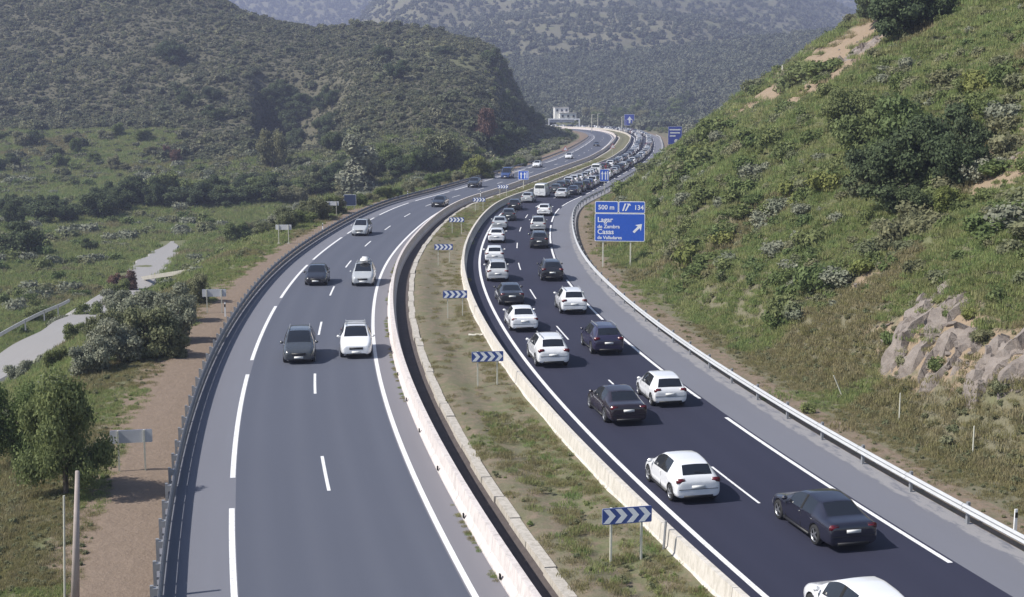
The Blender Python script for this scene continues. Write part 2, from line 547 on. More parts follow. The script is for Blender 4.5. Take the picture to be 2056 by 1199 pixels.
def zground(X, Y, detail=True):
    X, Y = np.ravel(np.asarray(X, float)), np.ravel(np.asarray(Y, float))
    S, O = frenet(X, Y)
    e = O - 7.2
    # right: cut slope climbing from the verge
    steep = 0.74 + 0.22 * fbm(X / 40, Y / 40, 5, 3) - .05 * smooth(120, 260, Y)
    up = np.where(e < 2.2, 0.04 * e, 0.09 + (e - 2.2) * steep * smooth(0, 4, e - 2.2))
    up = np.where(up > 46, 46 + (up - 46) * .35, up)
    ridge = smooth(2, 10, e)
    if detail:
        up = up + ridge * (fbm(X / 11, Y / 11, 21, 4) * 4.2 + fbm(X / 3.2, Y / 3.2, 33, 3) * 1.1)
    up = np.maximum(up, -0.2)
    # the far side of the bend is gentler
    farf = smooth(430, 560, Y)
    up = up * (1 - farf) + np.minimum(up, 0.02 + np.maximum(e - 2, 0) * .035 + np.maximum(e - 62, 0) * .17) * farf
    # left: embankment down to the valley floor, then the spur
    q = -O - 24.2
    depth = 7.0 * (1 - smooth(230, 400, Y)) + 0.5
    val = -depth * smooth(0.5, 20, q)
    if detail:
        val = val + smooth(2, 14, q) * fbm(X / 14, Y / 14, 9, 4) * 1.6
    hr = hill_raw(X, Y)
    cl_ = CX + X / np.maximum(Y, 1) * F_PX                    # a hollow bitten into the spur, its wall facing away from the sun
    cl_ = cl_ + 26 * fbm(X / 16, Y / 16, 81, 3)
    hr = hr - 25 * smooth(505, 545, cl_) * (1 - smooth(570, 735, cl_)) * smooth(325, 352, Y) * (1 - smooth(405, 450, Y))
    if detail:
        hr = hr + smooth(-6, 12, hr) * (fbm(X / 45, Y / 45, 51, 4) * 9 + fbm(X / 9, Y / 9, 52, 3) * 1.6)
    w = smooth(1.0, 15.0, q)
    k = 2.5
    mx = np.maximum(val, hr)
    sm_ = mx + np.maximum(k - np.abs(val - hr), 0) ** 2 / (4 * k)
    left = val * (1 - w) + sm_ * w
    z = np.where(O > 7.2, up, np.where(O < -23.4, left, -0.3))
    return z, S, O

def zof(x, y):
    return float(zground([x], [y])[0][0])

_DD = 30 * (1000 / 30.0) ** np.linspace(0, 1, 420)
def hit(x, y):
    """where the line of sight through a source pixel meets the ground"""
    d = ray(x, y)
    X, Y = d[0] / d[1] * _DD, _DD
    zr = CAM_H + d[2] / d[1] * _DD
    zg = zground(X, Y)[0]
    i = np.argmax(zr <= zg)
    if zr[i] > zg[i]:
        return None
    if i == 0:
        return np.array([X[0], Y[0], zg[0]])
    f = (zr[i - 1] - zg[i - 1]) / max((zr[i - 1] - zg[i - 1]) - (zr[i] - zg[i]), 1e-6)
    D = _DD[i - 1] + f * (_DD[i] - _DD[i - 1])
    return np.array([d[0] / d[1] * D, D, CAM_H + d[2] / d[1] * D])

# ------------------------------------------------------------------ ground sheet
def grid_mesh(name, X, Y, Z, mat, attrs):
    r, c = X.shape
    v = np.stack([X.ravel(), Y.ravel(), Z.ravel()], 1)
    i = np.arange(r * c).reshape(r, c)
    f = np.stack([i[:-1, :-1].ravel(), i[:-1, 1:].ravel(), i[1:, 1:].ravel(), i[1:, :-1].ravel()], 1)
    me = bpy.data.meshes.new(name)
    me.vertices.add(len(v))
    me.vertices.foreach_set('co', v.ravel())
    me.loops.add(f.size)
    me.loops.foreach_set('vertex_index', f.ravel())
    me.polygons.add(len(f))
    me.polygons.foreach_set('loop_start', np.arange(0, f.size, 4))
    me.polygons.foreach_set('loop_total', np.full(len(f), 4))
    me.update(calc_edges=True)
    me.polygons.foreach_set('use_smooth', np.ones(len(f), bool))
    for k, a in attrs.items():
        at_ = me.attributes.new(k, 'FLOAT', 'POINT')
        at_.data.foreach_set('value', np.asarray(a, np.float32).ravel())
    me.materials.append(mat)
    return me

def blob(X, Y, cx, cy, rx, ry, rot=0.0):
    c, s = math.cos(rot), math.sin(rot)
    dx, dy = X - cx, Y - cy
    u, v = (dx * c + dy * s) / rx, (-dx * s + dy * c) / ry
    return np.clip(1.15 - np.sqrt(u * u + v * v), 0, 1)

gu = np.linspace(-.66, .66, 380)
gy = 5 * (1020 / 5.0) ** np.linspace(0, 1, 470)
GX, GY = np.meshgrid(gu, gy)
GXr = GX * (GY + 30)                                           # wider near the camera
gz, gS, gO = zground(GXr, GY)
gx_, gy_ = GXr.ravel(), GY.ravel()
green = 0.5 + 0.0 * gx_
eR = gO - 7.2
green = np.where(eR > 0, 0.30 + 0.32 * smooth(4, 14, eR) - .12 * smooth(90, 45, gy_) * smooth(10, 22, eR), green)
q_ = -gO - 24.2
green = np.where(gO < -24.2, 0.50 + .34 * smooth(6, 18, q_) * (1 - smooth(300, 380, gy_)) + .10 * smooth(330, 420, gy_), green)
soil = np.where(gO < -21, np.clip(1.0 - np.abs(q_ + 0.9) / 3.0, 0, 1) * .95, 0) + np.where(eR > -1, np.clip(.62 - eR / 4.0, 0, 1), 0)
_vy = 200 + (CAM_H - gz) / np.maximum(gy_, 1) * F_PX
_cl = CX + gx_ / np.maximum(gy_, 1) * F_PX
clearing = smooth(255, 275, _vy) * (1 - smooth(360, 385, _vy)) * (1 - smooth(270, 350, _cl + 40 * fbm(gx_ / 20, gy_ / 20, 3, 3)))
crest_green = smooth(730, 780, _cl) * (1 - smooth(960, 1010, _cl)) * smooth(70, 90, _vy) * (1 - smooth(135, 165, _vy)) * .8
heath = np.where((gO < -30), smooth(-3, 3, gz) * smooth(240, 330, gy_) * (1 - np.maximum(clearing, crest_green)), 0)
green = np.where(gO < -30, np.maximum(green, .95 * np.maximum(clearing, crest_green)), green)
CLAY = []
for px, py, rx, ry, st in ((1705, 105, 24, 9, 1.0), (1765, 85, 17, 8, 1.0), (1658, 130, 13, 6, .95), (1640, 150, 6, 4, .8), (2030, 325, 9, 7, .75), (1850, 640, 7, 7, .66), (1890, 690, 8, 7, .68), (1990, 735, 6, 6, .66), (2035, 705, 6, 7, .66), (1930, 715, 5, 4, .7), (1820, 690, 5, 4, .64), (1740, 565, 3, 3, .6)):
    h = hit(px, py)
    if h is not None:
        CLAY.append((h[0], h[1], max(rx, 3) * (h[1] / 130), max(ry * 2.0, 3) * (h[1] / 130), st))
def clayf(X, Y):
    c = np.zeros(len(X))
    for cx, cy, rx, ry, st in CLAY:
        c = np.maximum(c, blob(X, Y, cx, cy, rx, ry) * st)
    return c + .7 * fbm(X / 2.5, Y / 2.5, 87, 3) * (c > 0)
clay = clayf(gx_, gy_)
gm = grid_mesh('ground', GXr, GY, gz.reshape(GXr.shape), M['ground'], {'green': green, 'soil': soil, 'clay': clay, 'heath': heath})
link('ground', gm, kind='structure')

# far hillside and the blue ridge behind it
def far_sheet(name, cols, crest, D0, D1, y0, nz, amp, mat):
    u = np.linspace(cols[0], cols[1], 220)
    t = np.linspace(0, 1.35, 150)
    U, T = np.meshgrid(u, t)
    cr = np.interp(U, [c[0] for c in crest], [c[1] for c in crest])
    D = D0 + (D1 - D0) * T
    tt = np.minimum(T, 1)
    z0 = CAM_H - (y0 - 200) / F_PX * D0
    z1 = CAM_H - (cr - 200) / F_PX * D1
    Z = z0 + (z1 - z0) * (tt ** 1.1) - np.maximum(T - 1, 0) * z1 * 1.2
    X = (U - CX) / F_PX * D
    gul = np.abs(fbm(X / nz, D / (nz * 1.6), 71, 4)) * 2
    Z = Z + smooth(0.02, .3, T) * (fbm(X / nz, D / nz, 61, 4) * amp - gul * amp * .5)
    me = grid_mesh(name, X, D, Z, mat, {'green': np.full(X.size, .42), 'soil': np.zeros(X.size), 'clay': np.zeros(X.size)})
    link(name, me, kind='structure')
    return X, D, Z
FX, FY, FZ = far_sheet('far_hillside', (300, 2300), [(300, 150), (600, 80), (712, 44), (760, -10), (860, -100), (1050, -130), (1250, -130), (1390, -100), (1560, -30), (1680, 30), (1900, 90), (2300, 150)],
                       815, 1750, 244, 190, 46, M['ground_far'])
DX, DY, DZ = far_sheet('distant_ridge', (-900, 2700), [(-900, 40), (300, -40), (600, -70), (1000, -60), (1500, -60), (1800, -60), (2700, 0)], 1900, 2600, 150, 300, 70, M['ground_far'])

# ------------------------------------------------------------------ road strips, markings, barriers, rails
def strip_mesh(name, prof, s0, s1, ds, mat, sm=False, zfun=None):
    """sweep a profile [(offset, z), ...] along the reference curve"""
    n = max(2, int((s1 - s0) / ds) + 1)
    s = np.linspace(s0, s1, n)
    cols = []
    for k, (o, z) in enumerate(prof):
        p = pos(s, np.full(n, o))
        zz = np.full(n, z) if zfun is None else z + zfun(s, o)
        cols.append(np.column_stack([p, zz]))
    m = len(prof)
    v = np.stack(cols, 1).reshape(-1, 3)
    i = np.arange(n * m).reshape(n, m)
    f = np.stack([i[:-1, :-1].ravel(), i[:-1, 1:].ravel(), i[1:, 1:].ravel(), i[1:, :-1].ravel()], 1)
    me = mesh_of(name, v, f, mat, None, sm)
    uvl = me.uv_layers.new(name='road')
    oo = np.tile([p[0] for p in prof], n)
    ss = np.repeat(s, m)
    li = np.empty(len(me.loops), int)
    me.loops.foreach_get('vertex_index', li)
    uvl.data.foreach_set('uv', np.stack([oo[li], ss[li]], 1).ravel())
    return me

def solid_strip(name, loop, s0, s1, ds, mat):
    """closed profile loop swept and capped: a solid piece"""
    n = max(2, int(round((s1 - s0) / ds)) + 1)
    s = np.linspace(s0, s1, n)
    m = len(loop)
    v = np.stack([np.column_stack([pos(s, np.full(n, o)), np.full(n, z)]) for o, z in loop], 1).reshape(-1, 3)
    f = [(a * m + k, a * m + (k + 1) % m, (a + 1) * m + (k + 1) % m, (a + 1) * m + k) for a in range(n - 1) for k in range(m)]
    f += [tuple(range(m)), tuple(reversed(range((n - 1) * m, n * m)))]
    me = mesh_of(name, v, f, mat)
    bm = bmesh.new()
    bm.from_mesh(me)
    bmesh.ops.recalc_face_normals(bm, faces=bm.faces)
    bm.to_mesh(me)
    bm.free()
    return me

SY = lambda y: float(np.interp(y, RY[:560], RS[:560]))         # distance along the curve at a given depth
LCc = -15.3                                                    # lane line of the left carriageway
road_l = link('road', strip_mesh('road', [(-18.75, 0), (-15.3, 0), (-12.05, 0)], 0, S_END, 2, M['asphalt_old']), kind='structure')
link('road_shoulder', strip_mesh('road_shoulder', [(-21.22, -.008), (-20, -.004), (-18.75, 0)], 0, S_END, 2, M['asphalt_shoulder']), road_l)
link('inner_shoulder', strip_mesh('inner_shoulder', [(-12.05, 0), (-10.9, 0)], 0, S_END, 2, M['asphalt_inner']), road_l)
road_r = link('road', strip_mesh('road', [(-4.75, 0), (0, 0), (3.62, 0)], 0, S_END, 2, M['asphalt_new']), kind='structure')
link('road_shoulder', strip_mesh('road_shoulder', [(3.62, 0), (5, -.004), (6.35, -.012)], 0, S_END, 2, M['asphalt_shoulder']), road_r)
vz = lambda s, o: 0.05 * np.sin(s * 1.7 + o) * (1 if 6.4 < abs(o) < 21 else 0)
v1 = strip_mesh('verge', [(6.35, -.02), (7.0, .03), (7.9, .05), (8.8, .02), (9.8, -.10)], 0, S_END, 1.5, M['ground'])
v2 = strip_mesh('verge', [(-24.9, -.16), (-24.2, .01), (-23.2, .04), (-22.0, .02), (-21.1, -.03)], 0, S_END, 1.5, M['ground'])
for me, sl, g_ in ((v1, .55, .3), (v2, .85, .3)):
    for k, val in (('soil', sl), ('green', g_), ('clay', 0)):
        a = me.attributes.new(k, 'FLOAT', 'POINT')
        a.data.foreach_set('value', np.full(len(me.vertices), val, np.float32))
link('verge', v1, kind='structure')
link('verge', v2, kind='structure')
# median: soil bed between the kerb and the right barrier, gutter between kerb and the left barrier
mp_ = [(-9.05, .10)] + [(-9.05 + k * .36, .14 + .08 * math.sin(k * .9)) for k in range(1, 11)] + [(-5.15, .22)]
def med_z(s, o):
    return 0.10 * fbm(s / 2.2, np.full_like(s, o / 1.4), 77, 3)
med = strip_mesh('median', mp_, 0, S_END, 1.0, M['ground'], True, med_z)
for k, val in (('soil', .44), ('green', .40), ('clay', 0)):
    a = med.attributes.new(k, 'FLOAT', 'POINT')
    if k == 'green':
        yy = np.empty(len(med.vertices) * 3)
        med.vertices.foreach_get('co', yy)
        Ym = yy[1::3]
        oo = np.tile([p[0] for p in mp_], len(Ym) // len(mp_))
        arr = .40 + .28 * smooth(135, 165, Ym) + .18 * smooth(75, 50, Ym) * smooth(-8.2, -6, oo)
    else:
        arr = np.full(len(med.vertices), val)
        if k == 'soil':
            arr = arr - .3 * smooth(135, 165, Ym if 'Ym' in dir() else 0 * arr)
    a.data.foreach_set('value', arr.astype(np.float32))
link('median', med, kind='structure')
link('gutter', strip_mesh('gutter', [(-10.5, -.06), (-10.2, -.16), (-9.7, -.16), (-9.42, -.04)], 0, S_END, 2, M['channel']), kind='structure')

# markings
def dash(parent, name, o, w, a, b, ds=1.0):
    link(name, strip_mesh(name, [(o - w / 2, .004), (o + w / 2, .004)], a, b, ds, M['paint']), parent)

def offs_len(o):
    """arc length along a parallel curve, for dashes measured on the line itself"""
    p = pos(RS, np.full(len(RS), o))
    return np.concatenate([[0], np.cumsum(np.linalg.norm(np.diff(p, axis=0), axis=1))])

def dashes(parent, name, o, w, ds_len, gap, phase_px, far_y=360):
    L = offs_len(o)
    s_ph = s_at(*phase_px)[0]
    l0 = np.interp(s_ph, RS, L)
    per = ds_len + gap
    k0 = -int(l0 // per) - 1
    far = MB()
    l = l0 + k0 * per
    while l < L[-1] - per:
        a, b = np.interp([l, l + ds_len], L, RS)
        if a > 2:
            if a < SY(far_y):
                dash(parent, name, o, w, a, b)
            elif a < SY(640):
                n = 4
                s = np.linspace(a, b, n)
                pa, pb = pos(s, np.full(n, o - w / 2)), pos(s, np.full(n, o + w / 2))
                vs = [(*pa[i], .004) for i in range(n)] + [(*pb[i], .004) for i in range(n)]
                far.add(vs, [(i, n + i, n + i + 1, i + 1) for i in range(n - 1)])
        l += per
    link(name, far.mesh(name + '_far', M['paint']), parent, kind='stuff')

dashes(road_l, 'lane_dash', LCc, .13, 5, 12, (690, 984))
dashes(road_l, 'edge_dash', LCc - 3.58, .20, 20, 4, (494, 958 + 0), 360)
dashes(road_r, 'lane_dash', 0.0, .10, 5, 12, (1139, 682))
dashes(road_r, 'edge_dash', 3.43, .18, 20, 4, (1899, 1131))
link('edge_line', strip_mesh('edge_line', [(-12.0, .004), (-11.8, .004)], 0, S_END - 5, 2, M['paint']), road_l)
link('edge_line', strip_mesh('edge_line', [(-3.62, .004), (-3.42, .004)], 0, S_END - 5, 2, M['paint']), road_r)

# concrete barriers built from precast sections
def barrier(o0, sgn, label, mat, hh):
    root = empty('concrete_barrier', (0, 0, 0), 0, label, 'barrier')
    loop = [(o0 - .30, -.12), (o0 + .30, -.12), (o0 + .30, .08), (o0 + .15, .30), (o0 + .10, hh), (o0 - .10, hh), (o0 - .15, .30), (o0 - .30, .08)]
    s, k = 6.0, 0
    while s < SY(330):
        link('barrier_section', solid_strip('barrier_section', loop, s + .012, s + 5.988, 2.0, mat), root)
        s += 6.0
    link('barrier_section', solid_strip('barrier_section', loop, s + .012, SY(640), 6.0, mat), root)
    link('barrier_section', solid_strip('barrier_section', loop, SY(640) + .02, S_END - 10, 6.0, mat), root)
    return root, loop
bl, _ = barrier(-10.62, 1, 'pinkish concrete barrier between the left carriageway and the dark gutter', M['barrier'], .82)
br, _ = barrier(-4.97, 1, 'cream concrete barrier between the grassy median and the queuing traffic', M['barrier_warm'], .84)
# drain slots along the foot of the left barrier
slot = MB().box((0, 0, 0), (.05, .14, .16))
slot_me = slot.mesh('drain_slot', M['well'])
for k in range(26):
    s = 22 + k * 6.0
    p = pos(s, -10.94)
    o = link('drain_slot', slot_me, bl)
    o.location = (p[0], p[1], .20)
    o.rotation_euler = (0, 0, head(s))
kerb = empty('kerb', (0, 0, 0), 0, 'worn concrete kerb edging the median soil beside the dark gutter', 'kerb')
s = 6.0
while s < SY(240):
    dz = random.uniform(-.03, .03)
    w = random.uniform(-.05, .05)
    link('kerb_stone', solid_strip('kerb_stone', [(-9.44 + w, -.14), (-9.02 + w, -.14), (-9.04 + w, .16 + dz), (-9.42 + w, .17 + dz)], s + .02, s + 2.48, 1.24, M['kerb']), kerb)
    s += 2.5
link('kerb_stone', solid_strip('kerb_stone', [(-9.44, -.14), (-9.02, -.14), (-9.04, .16), (-9.42, .17)], s + .02, SY(640), 5, M['kerb']), kerb)

# steel guard rails
def wbeam(o, z, face, hh=.31, dep=.08):
    """W profile; face = direction of the road (+1 right, -1 left)"""
    f = face
    pts = [(0, hh / 2), (.6, hh * .38), (1, hh * .26), (.6, hh * .12), (.1, 0), (.6, -hh * .12), (1, -hh * .26), (.6, -hh * .38), (0, -hh / 2)]
    outer = [(o + f * dep * a, z + b) for a, b in pts]
    inner = [(o + f * (dep * a - .012), z + b) for a, b in reversed(pts)]
    return outer + inner

def guard_rail(o, face, label, lower, y_end, steel='steel'):
    root = empty('guard_rail', (0, 0, 0), 0, label, 'guard rail')
    post_me = MB().box((0, 0, .36), (.10, .12, .84)).mesh('post', M['steel_dull'])
    sp_me = MB().box((0, 0, 0), (.16, .20, .22)).mesh('spacer', M['steel_dull'])
    lo_me = MB().box((0, 0, 0), (.22, .05, .06)).mesh('bracket', M['steel_dull'])
    s = 8.0
    while s < SY(y_end):
        link('rail_beam', solid_strip('rail_beam', wbeam(o, .60, face), s, s + 3.98, 2.0, M[steel]), root)
        if lower:
            link('lower_rail', solid_strip('lower_rail', [(o + face * .01, .06), (o + face * .05, .08), (o + face * .05, .36), (o + face * .01, .38), (o - face * .005, .36), (o - face * .005, .08)], s, s + 3.98, 2.0, M[steel]), root)
        for k in range(2 if lower else 1):
            ss = s + k * 2.0
            p = pos(ss, o - face * .20)
            r = head(ss)
            c = link('post', post_me, root)
            c.location = (p[0], p[1], 0)
            c.rotation_euler = (0, 0, r)
            p = pos(ss, o - face * .085)
            c = link('spacer', sp_me, root)
            c.location = (p[0], p[1], .60)
            c.rotation_euler = (0, 0, r)
            if lower:
                p = pos(ss, o - face * .09)
                c = link('bracket', lo_me, root)
                c.location = (p[0], p[1], .22)
                c.rotation_euler = (0, 0, r)
        s += 4.0
    far = solid_strip('rail_beam', wbeam(o, .60, face), s, SY(645) if o > 0 else SY(560), 6, M[steel])
    link('rail_beam', far, root)
    fp = MB()
    while s < SY(600):
        p = pos(s, o - face * .2)
        fp.box((p[0], p[1], .36), (.1, .12, .84))
        s += 4
    link('post', fp.mesh('far_posts', M['steel_dull']), root, kind='stuff')
    return root
guard_rail(5.95, -1, 'bright steel guard rail along the foot of the right hillside', False, 300)
guard_rail(-21.0, 1, 'dark double steel guard rail on the outer edge of the left carriageway', True, 260, 'steel_shaded')

# ------------------------------------------------------------------ valley: old road with its own rail
def valley_strip(name, px, z, w, mat, dz=0.12):
    pts = np.array([at(x, y, z) for x, y in px])
    l = np.concatenate([[0], np.cumsum(np.linalg.norm(np.diff(pts, axis=0), axis=1))])
    t = np.arange(0, l[-1], 1.5)
    c = np.stack([np.interp(t, l, pts[:, 0]), np.interp(t, l, pts[:, 1])], 1)
    for _ in range(12):
        c[1:-1] = (c[:-2] + c[1:-1] * 2 + c[2:]) / 4
    tg = np.gradient(c, axis=0)
    tg /= np.linalg.norm(tg, axis=1)[:, None]
    nr = np.stack([tg[:, 1], -tg[:, 0]], 1)
    vs, rows = [], np.linspace(-.5, .5, 7)
    taper = np.clip((l[-1] - t) / 14.0, .15, 1)[:, None]
    for o in rows:
        ww = w * (.72 + .6 * vnoise(t / 5.0, np.full_like(t, 3.0 + np.sign(o)), 19))[:, None] * taper
        p = c + nr * o * ww
        vs.append(p)
    V = np.stack(vs, 1)
    zz = np.maximum.reduce([zground(V[:, k, 0], V[:, k, 1])[0] for k in range(7)]) + dz
    for _ in range(30):
        zz[1:-1] = (zz[:-2] + zz[1:-1] + zz[2:]) / 3
    n = len(c)
    v = np.concatenate([V, np.repeat(zz[:, None, None], 7, 1)], 2).reshape(-1, 3)
    v = v.reshape(n, 7, 3)
    v[:, 0, 2] -= .9
    v[:, 6, 2] -= .9
    v[:, 0, :2] -= nr * .25
    v[:, 6, :2] += nr * .25
    v = v.reshape(-1, 3)
    i = np.arange(n * 7).reshape(n, 7)
    f = np.stack([i[:-1, :-1].ravel(), i[:-1, 1:].ravel(), i[1:, 1:].ravel(), i[1:, :-1].ravel()], 1)
    me = mesh_of(name, v, f, mat)
    uvl = me.uv_layers.new(name='road')
    li = np.empty(len(me.loops), int)
    me.loops.foreach_get('vertex_index', li)
    oo, ss = np.tile(rows * w, n), np.repeat(t, 7)
    uvl.data.foreach_set('uv', np.stack([oo[li], ss[li]], 1).ravel())
    return link(name, me, kind='structure'), c, nr, zz
old_road, oc, onr, oz = valley_strip('old_road', [(-420, 900), (-150, 790), (40, 728), (150, 680), (215, 620), (255, 560), (295, 522), (330, 498), (345, 470)], -6.2, 6.2, M['old_concrete'])
_n = len(oc)
orail = empty('guard_rail', (0, 0, 0), 0, 'low grey guard rail beside the old road down in the valley', 'guard rail')
pts = [(oc[i] - onr[i] * 3.4, oz[i]) for i in range(0, _n, 2)]
for k, ((p, z), (p2, z2)) in enumerate(zip(pts[:-1], pts[1:])):
    if p[0] > -24 - 0 or p[1] > 128:
        continue
    mb = MB()
    d = Vector((p2[0] - p[0], p2[1] - p[1], z2 - z))
    c = Vector(((p[0] + p2[0]) / 2, (p[1] + p2[1]) / 2, (z + z2) / 2 + .62))
    mb.box(c, (.06, d.length, .30), 0, d.to_track_quat('Y', 'Z').to_matrix())
    link('rail_beam', mb.mesh('rail_beam', M['steel']), orail)
    if k % 2 == 0:
        link('post', MB().box((p[0], p[1], z + .25), (.1, .1, .9)).mesh('post', M['steel_dull']), orail)
for (pa, pb, lab) in (((285, 560), (405, 542), 'low pale concrete wall crossing the valley beside the old road'), ((-10, 628), (52, 608), 'short pale concrete wall among the bushes at the left edge')):
    a, b = hit(*pa), hit(*pb)
    d = Vector((b - a))
    o = link('concrete_wall', MB().box(Vector((a + b) / 2) + Vector((0, 0, .05)), (.3, d.length, .45), 0, d.to_track_quat('Y', 'Z').to_matrix()).mesh('concrete_wall', M['old_wall']))
    tag(o, lab, 'wall')

# ------------------------------------------------------------------ vehicles
PANE = [bpy.data.materials.new(n) for n in ('pane_front', 'pane_back', 'pane_side')]   # only to tell the panes apart while a shell is cut

def car_shell(name, st, H, wheel_y, wheel_r):
    """st rows: y from the front, half width, sill z, belt z, belt half width, roof-edge z, roof-edge half width, top z, tag of the segment that follows"""
    L = st[-1][0]
    rings = []
    for (y, hw, zs, zb, hb, ze, hr, zt, tagx) in st:
        half = [(hw * .80, zs - .02), (hw * .985, zs + .05), (hw, zs * .45 + zb * .55), (hb, zb), (hr, ze), (hr - .07, ze + (zt - ze) * .55), (hr * .5, zt - .008)]
        ring = [(0, zs - .02)] + half + [(0, zt)] + [(-x, z) for x, z in reversed(half)]
        rings.append([(x, L / 2 - y, z) for x, z in ring])
    n = len(rings[0])
    v = [p for r in rings for p in r]
    f, mi = [], []
    for i in range(len(rings) - 1):
        t = st[i][8]
        for j in range(n):
            k = (j + 1) % n
            jj = j if j < 8 else n - 1 - j                     # mirrored segment number on the half ring
            m = 0
            if t == 'screen' and jj in (6, 7):
                m = 1
            elif t == 'screen2':
                m = 1 if jj in (6, 7) else (3 if jj == 4 else 0)
            elif t == 'side' and jj == 4:
                m = 3
            elif t == 'pillar' and jj == 4:
                m = 4
            elif t == 'sideback':
                m = 3 if jj == 4 else 0
            elif t == 'rear' and jj in (6, 7):
                m = 2
            elif jj == 0:
                m = 4
            f.append((i * n + j, i * n + k, (i + 1) * n + k, (i + 1) * n + j))
            mi.append(m)
    f.append(tuple(reversed(range(n))))
    mi.append(0)
    f.append(tuple(range((len(rings) - 1) * n, len(rings) * n)))
    mi.append(0)
    me = mesh_of(name, v, f, [M['car_paint']] + PANE + [M['well']], mi, True)
    bm = bmesh.new()
    bm.from_mesh(me)
    cl = bm.edges.layers.float.new('crease_edge')
    vl = bm.verts.layers.float.new('crease_vert')
    for e in bm.edges:
        if len(e.link_faces) == 2 and e.link_faces[0].material_index != e.link_faces[1].material_index:
            e[cl] = .85
        if any(len(g.verts) > 6 for g in e.link_faces):
            e[cl] = .35
    for q in bm.verts:
        for k in (1, 2, 3):
            if sum(1 for g in q.link_faces if g.material_index == k) == 1:
                q[vl] = .75
    bmesh.ops.recalc_face_normals(bm, faces=bm.faces)
    bm.to_mesh(me)
    bm.free()
    ob = bpy.data.objects.new('tmp_shell', me)
    COL.objects.link(ob)
    sub = ob.modifiers.new('s', 'SUBSURF')
    sub.levels = sub.render_levels = 2
    cm = MB()
    for wy in wheel_y:
        for sx in (-1, 1):
            hw = max(r[1] for r in st)
            cm.tube((sx * (hw + .15), L / 2 - wy, wheel_r), (sx * (hw - .26), L / 2 - wy, wheel_r), wheel_r + .055, n=28)
    cut_me = cm.mesh('tmp_cut', [M['well']])
    cut = bpy.data.objects.new('tmp_cut', cut_me)
    COL.objects.link(cut)
    bo = ob.modifiers.new('b', 'BOOLEAN')
    bo.operation, bo.object, bo.solver = 'DIFFERENCE', cut, 'EXACT'
    bo.material_mode = 'TRANSFER'
    dg = bpy.context.evaluated_depsgraph_get()
    res = bpy.data.meshes.new_from_object(ob.evaluated_get(dg))
    bpy.data.objects.remove(ob)
    bpy.data.objects.remove(cut)
    return res

def split_shell(res):
    """body shell and each pane as meshes of their own"""
    out = []
    names = [m.name for m in res.materials]
    def sub(name, keep, mats, remap, push=0.0):
        bm = bmesh.new()
        bm.from_mesh(res)
        kill = [f for f in bm.faces if not keep(f, names[f.material_index] if f.material_index < len(names) else '')]
        bmesh.ops.delete(bm, geom=kill, context='FACES')
        for f in bm.faces:
            f.material_index = remap(f.material_index)
            f.smooth = True
        if push:
            bm.normal_update()
            for v in bm.verts:
                v.co -= v.normal * push
        me = bpy.data.meshes.new(name)
        bm.to_mesh(me)
        nf = len(bm.faces)
        bm.free()
        for m in mats:
            me.materials.append(m)
        if nf:
            out.append((name, me))
    slots = list(res.materials)
    gi = lambda f: ([0] + [k + 1 for k in range(3) if slots[f.material_index] == PANE[k]])[-1]
    well = [i for i, m in enumerate(res.materials) if m == M['well']]
    sub('body', lambda f, n_: gi(f) not in (1, 2, 3), [M['car_paint'], M['well']], lambda i: 1 if i in well else 0)
    sub('windscreen', lambda f, n_: gi(f) == 1, [M['glass']], lambda i: 0, .006)
    sub('rear_window', lambda f, n_: gi(f) == 2, [M['glass']], lambda i: 0, .006)
    ys = [f.center.y for f in res.polygons if gi(f) == 3]
    # panes of the sides: split by side and by the pillars between them
    if ys:
        ys_s = sorted(ys)
        gaps = [(a + b) / 2 for a, b in zip(ys_s[:-1], ys_s[1:]) if b - a > .085]
        bounds = [-99] + gaps + [99]
        for sx in (-1, 1):
            for a, b in zip(bounds[:-1], bounds[1:]):
                sub('side_window', lambda f, n_: gi(f) == 3 and f.calc_center_median().x * sx > 0 and a < f.calc_center_median().y <= b, [M['glass']], lambda i: 0, .006)
    return out

def wheel_meshes(r, w):
    t = MB().lathe_x((0, 0, 0), [(-w / 2, r * .66), (-w / 2, r * .93), (-w * .36, r), (w * .36, r), (w / 2, r * .93), (w / 2, r * .66), (w * .3, r * .64)], 28)
    tyre = t.mesh('tyre', M['tyre'], True)
    m = MB()
    m.lathe_x((0, 0, 0), [(w * .40, r * .60), (w * .50, r * .665), (w * .47, r * .70)], 28, 0)
    m.lathe_x((0, 0, 0), [(w * .20, 0.001), (w * .20, r * .66)], 28, 1)
    m.lathe_x((0, 0, 0), [(w * .49, .001), (w * .49, r * .14), (w * .3, r * .17)], 12, 0)
    for k in range(5):
        a = 2 * math.pi * k / 5
        rot = Euler((a, 0, 0)).to_matrix()
        m.box(rot @ Vector((w * .42, 0, r * .38)), (w * .14, r * .17, r * .52), 0, rot, .75)
    rim = m.mesh('rim', [M['rim'], M['well']])
    return tyre, rim

def bev_box(s, mat, name, rnd=.3):
    bm = bmesh.new()
    bmesh.ops.create_cube(bm, size=1)
    for v in bm.verts:
        v.co = Vector((v.co.x * s[0], v.co.y * s[1], v.co.z * s[2]))
    bmesh.ops.bevel(bm, geom=bm.edges[:], offset=min(s) * rnd, segments=2, affect='EDGES')
    me = bpy.data.meshes.new(name)
    bm.to_mesh(me)
    bm.free()
    me.polygons.foreach_set('use_smooth', [True] * len(me.polygons))
    me.materials.append(mat)
    return me

TYPES = {}
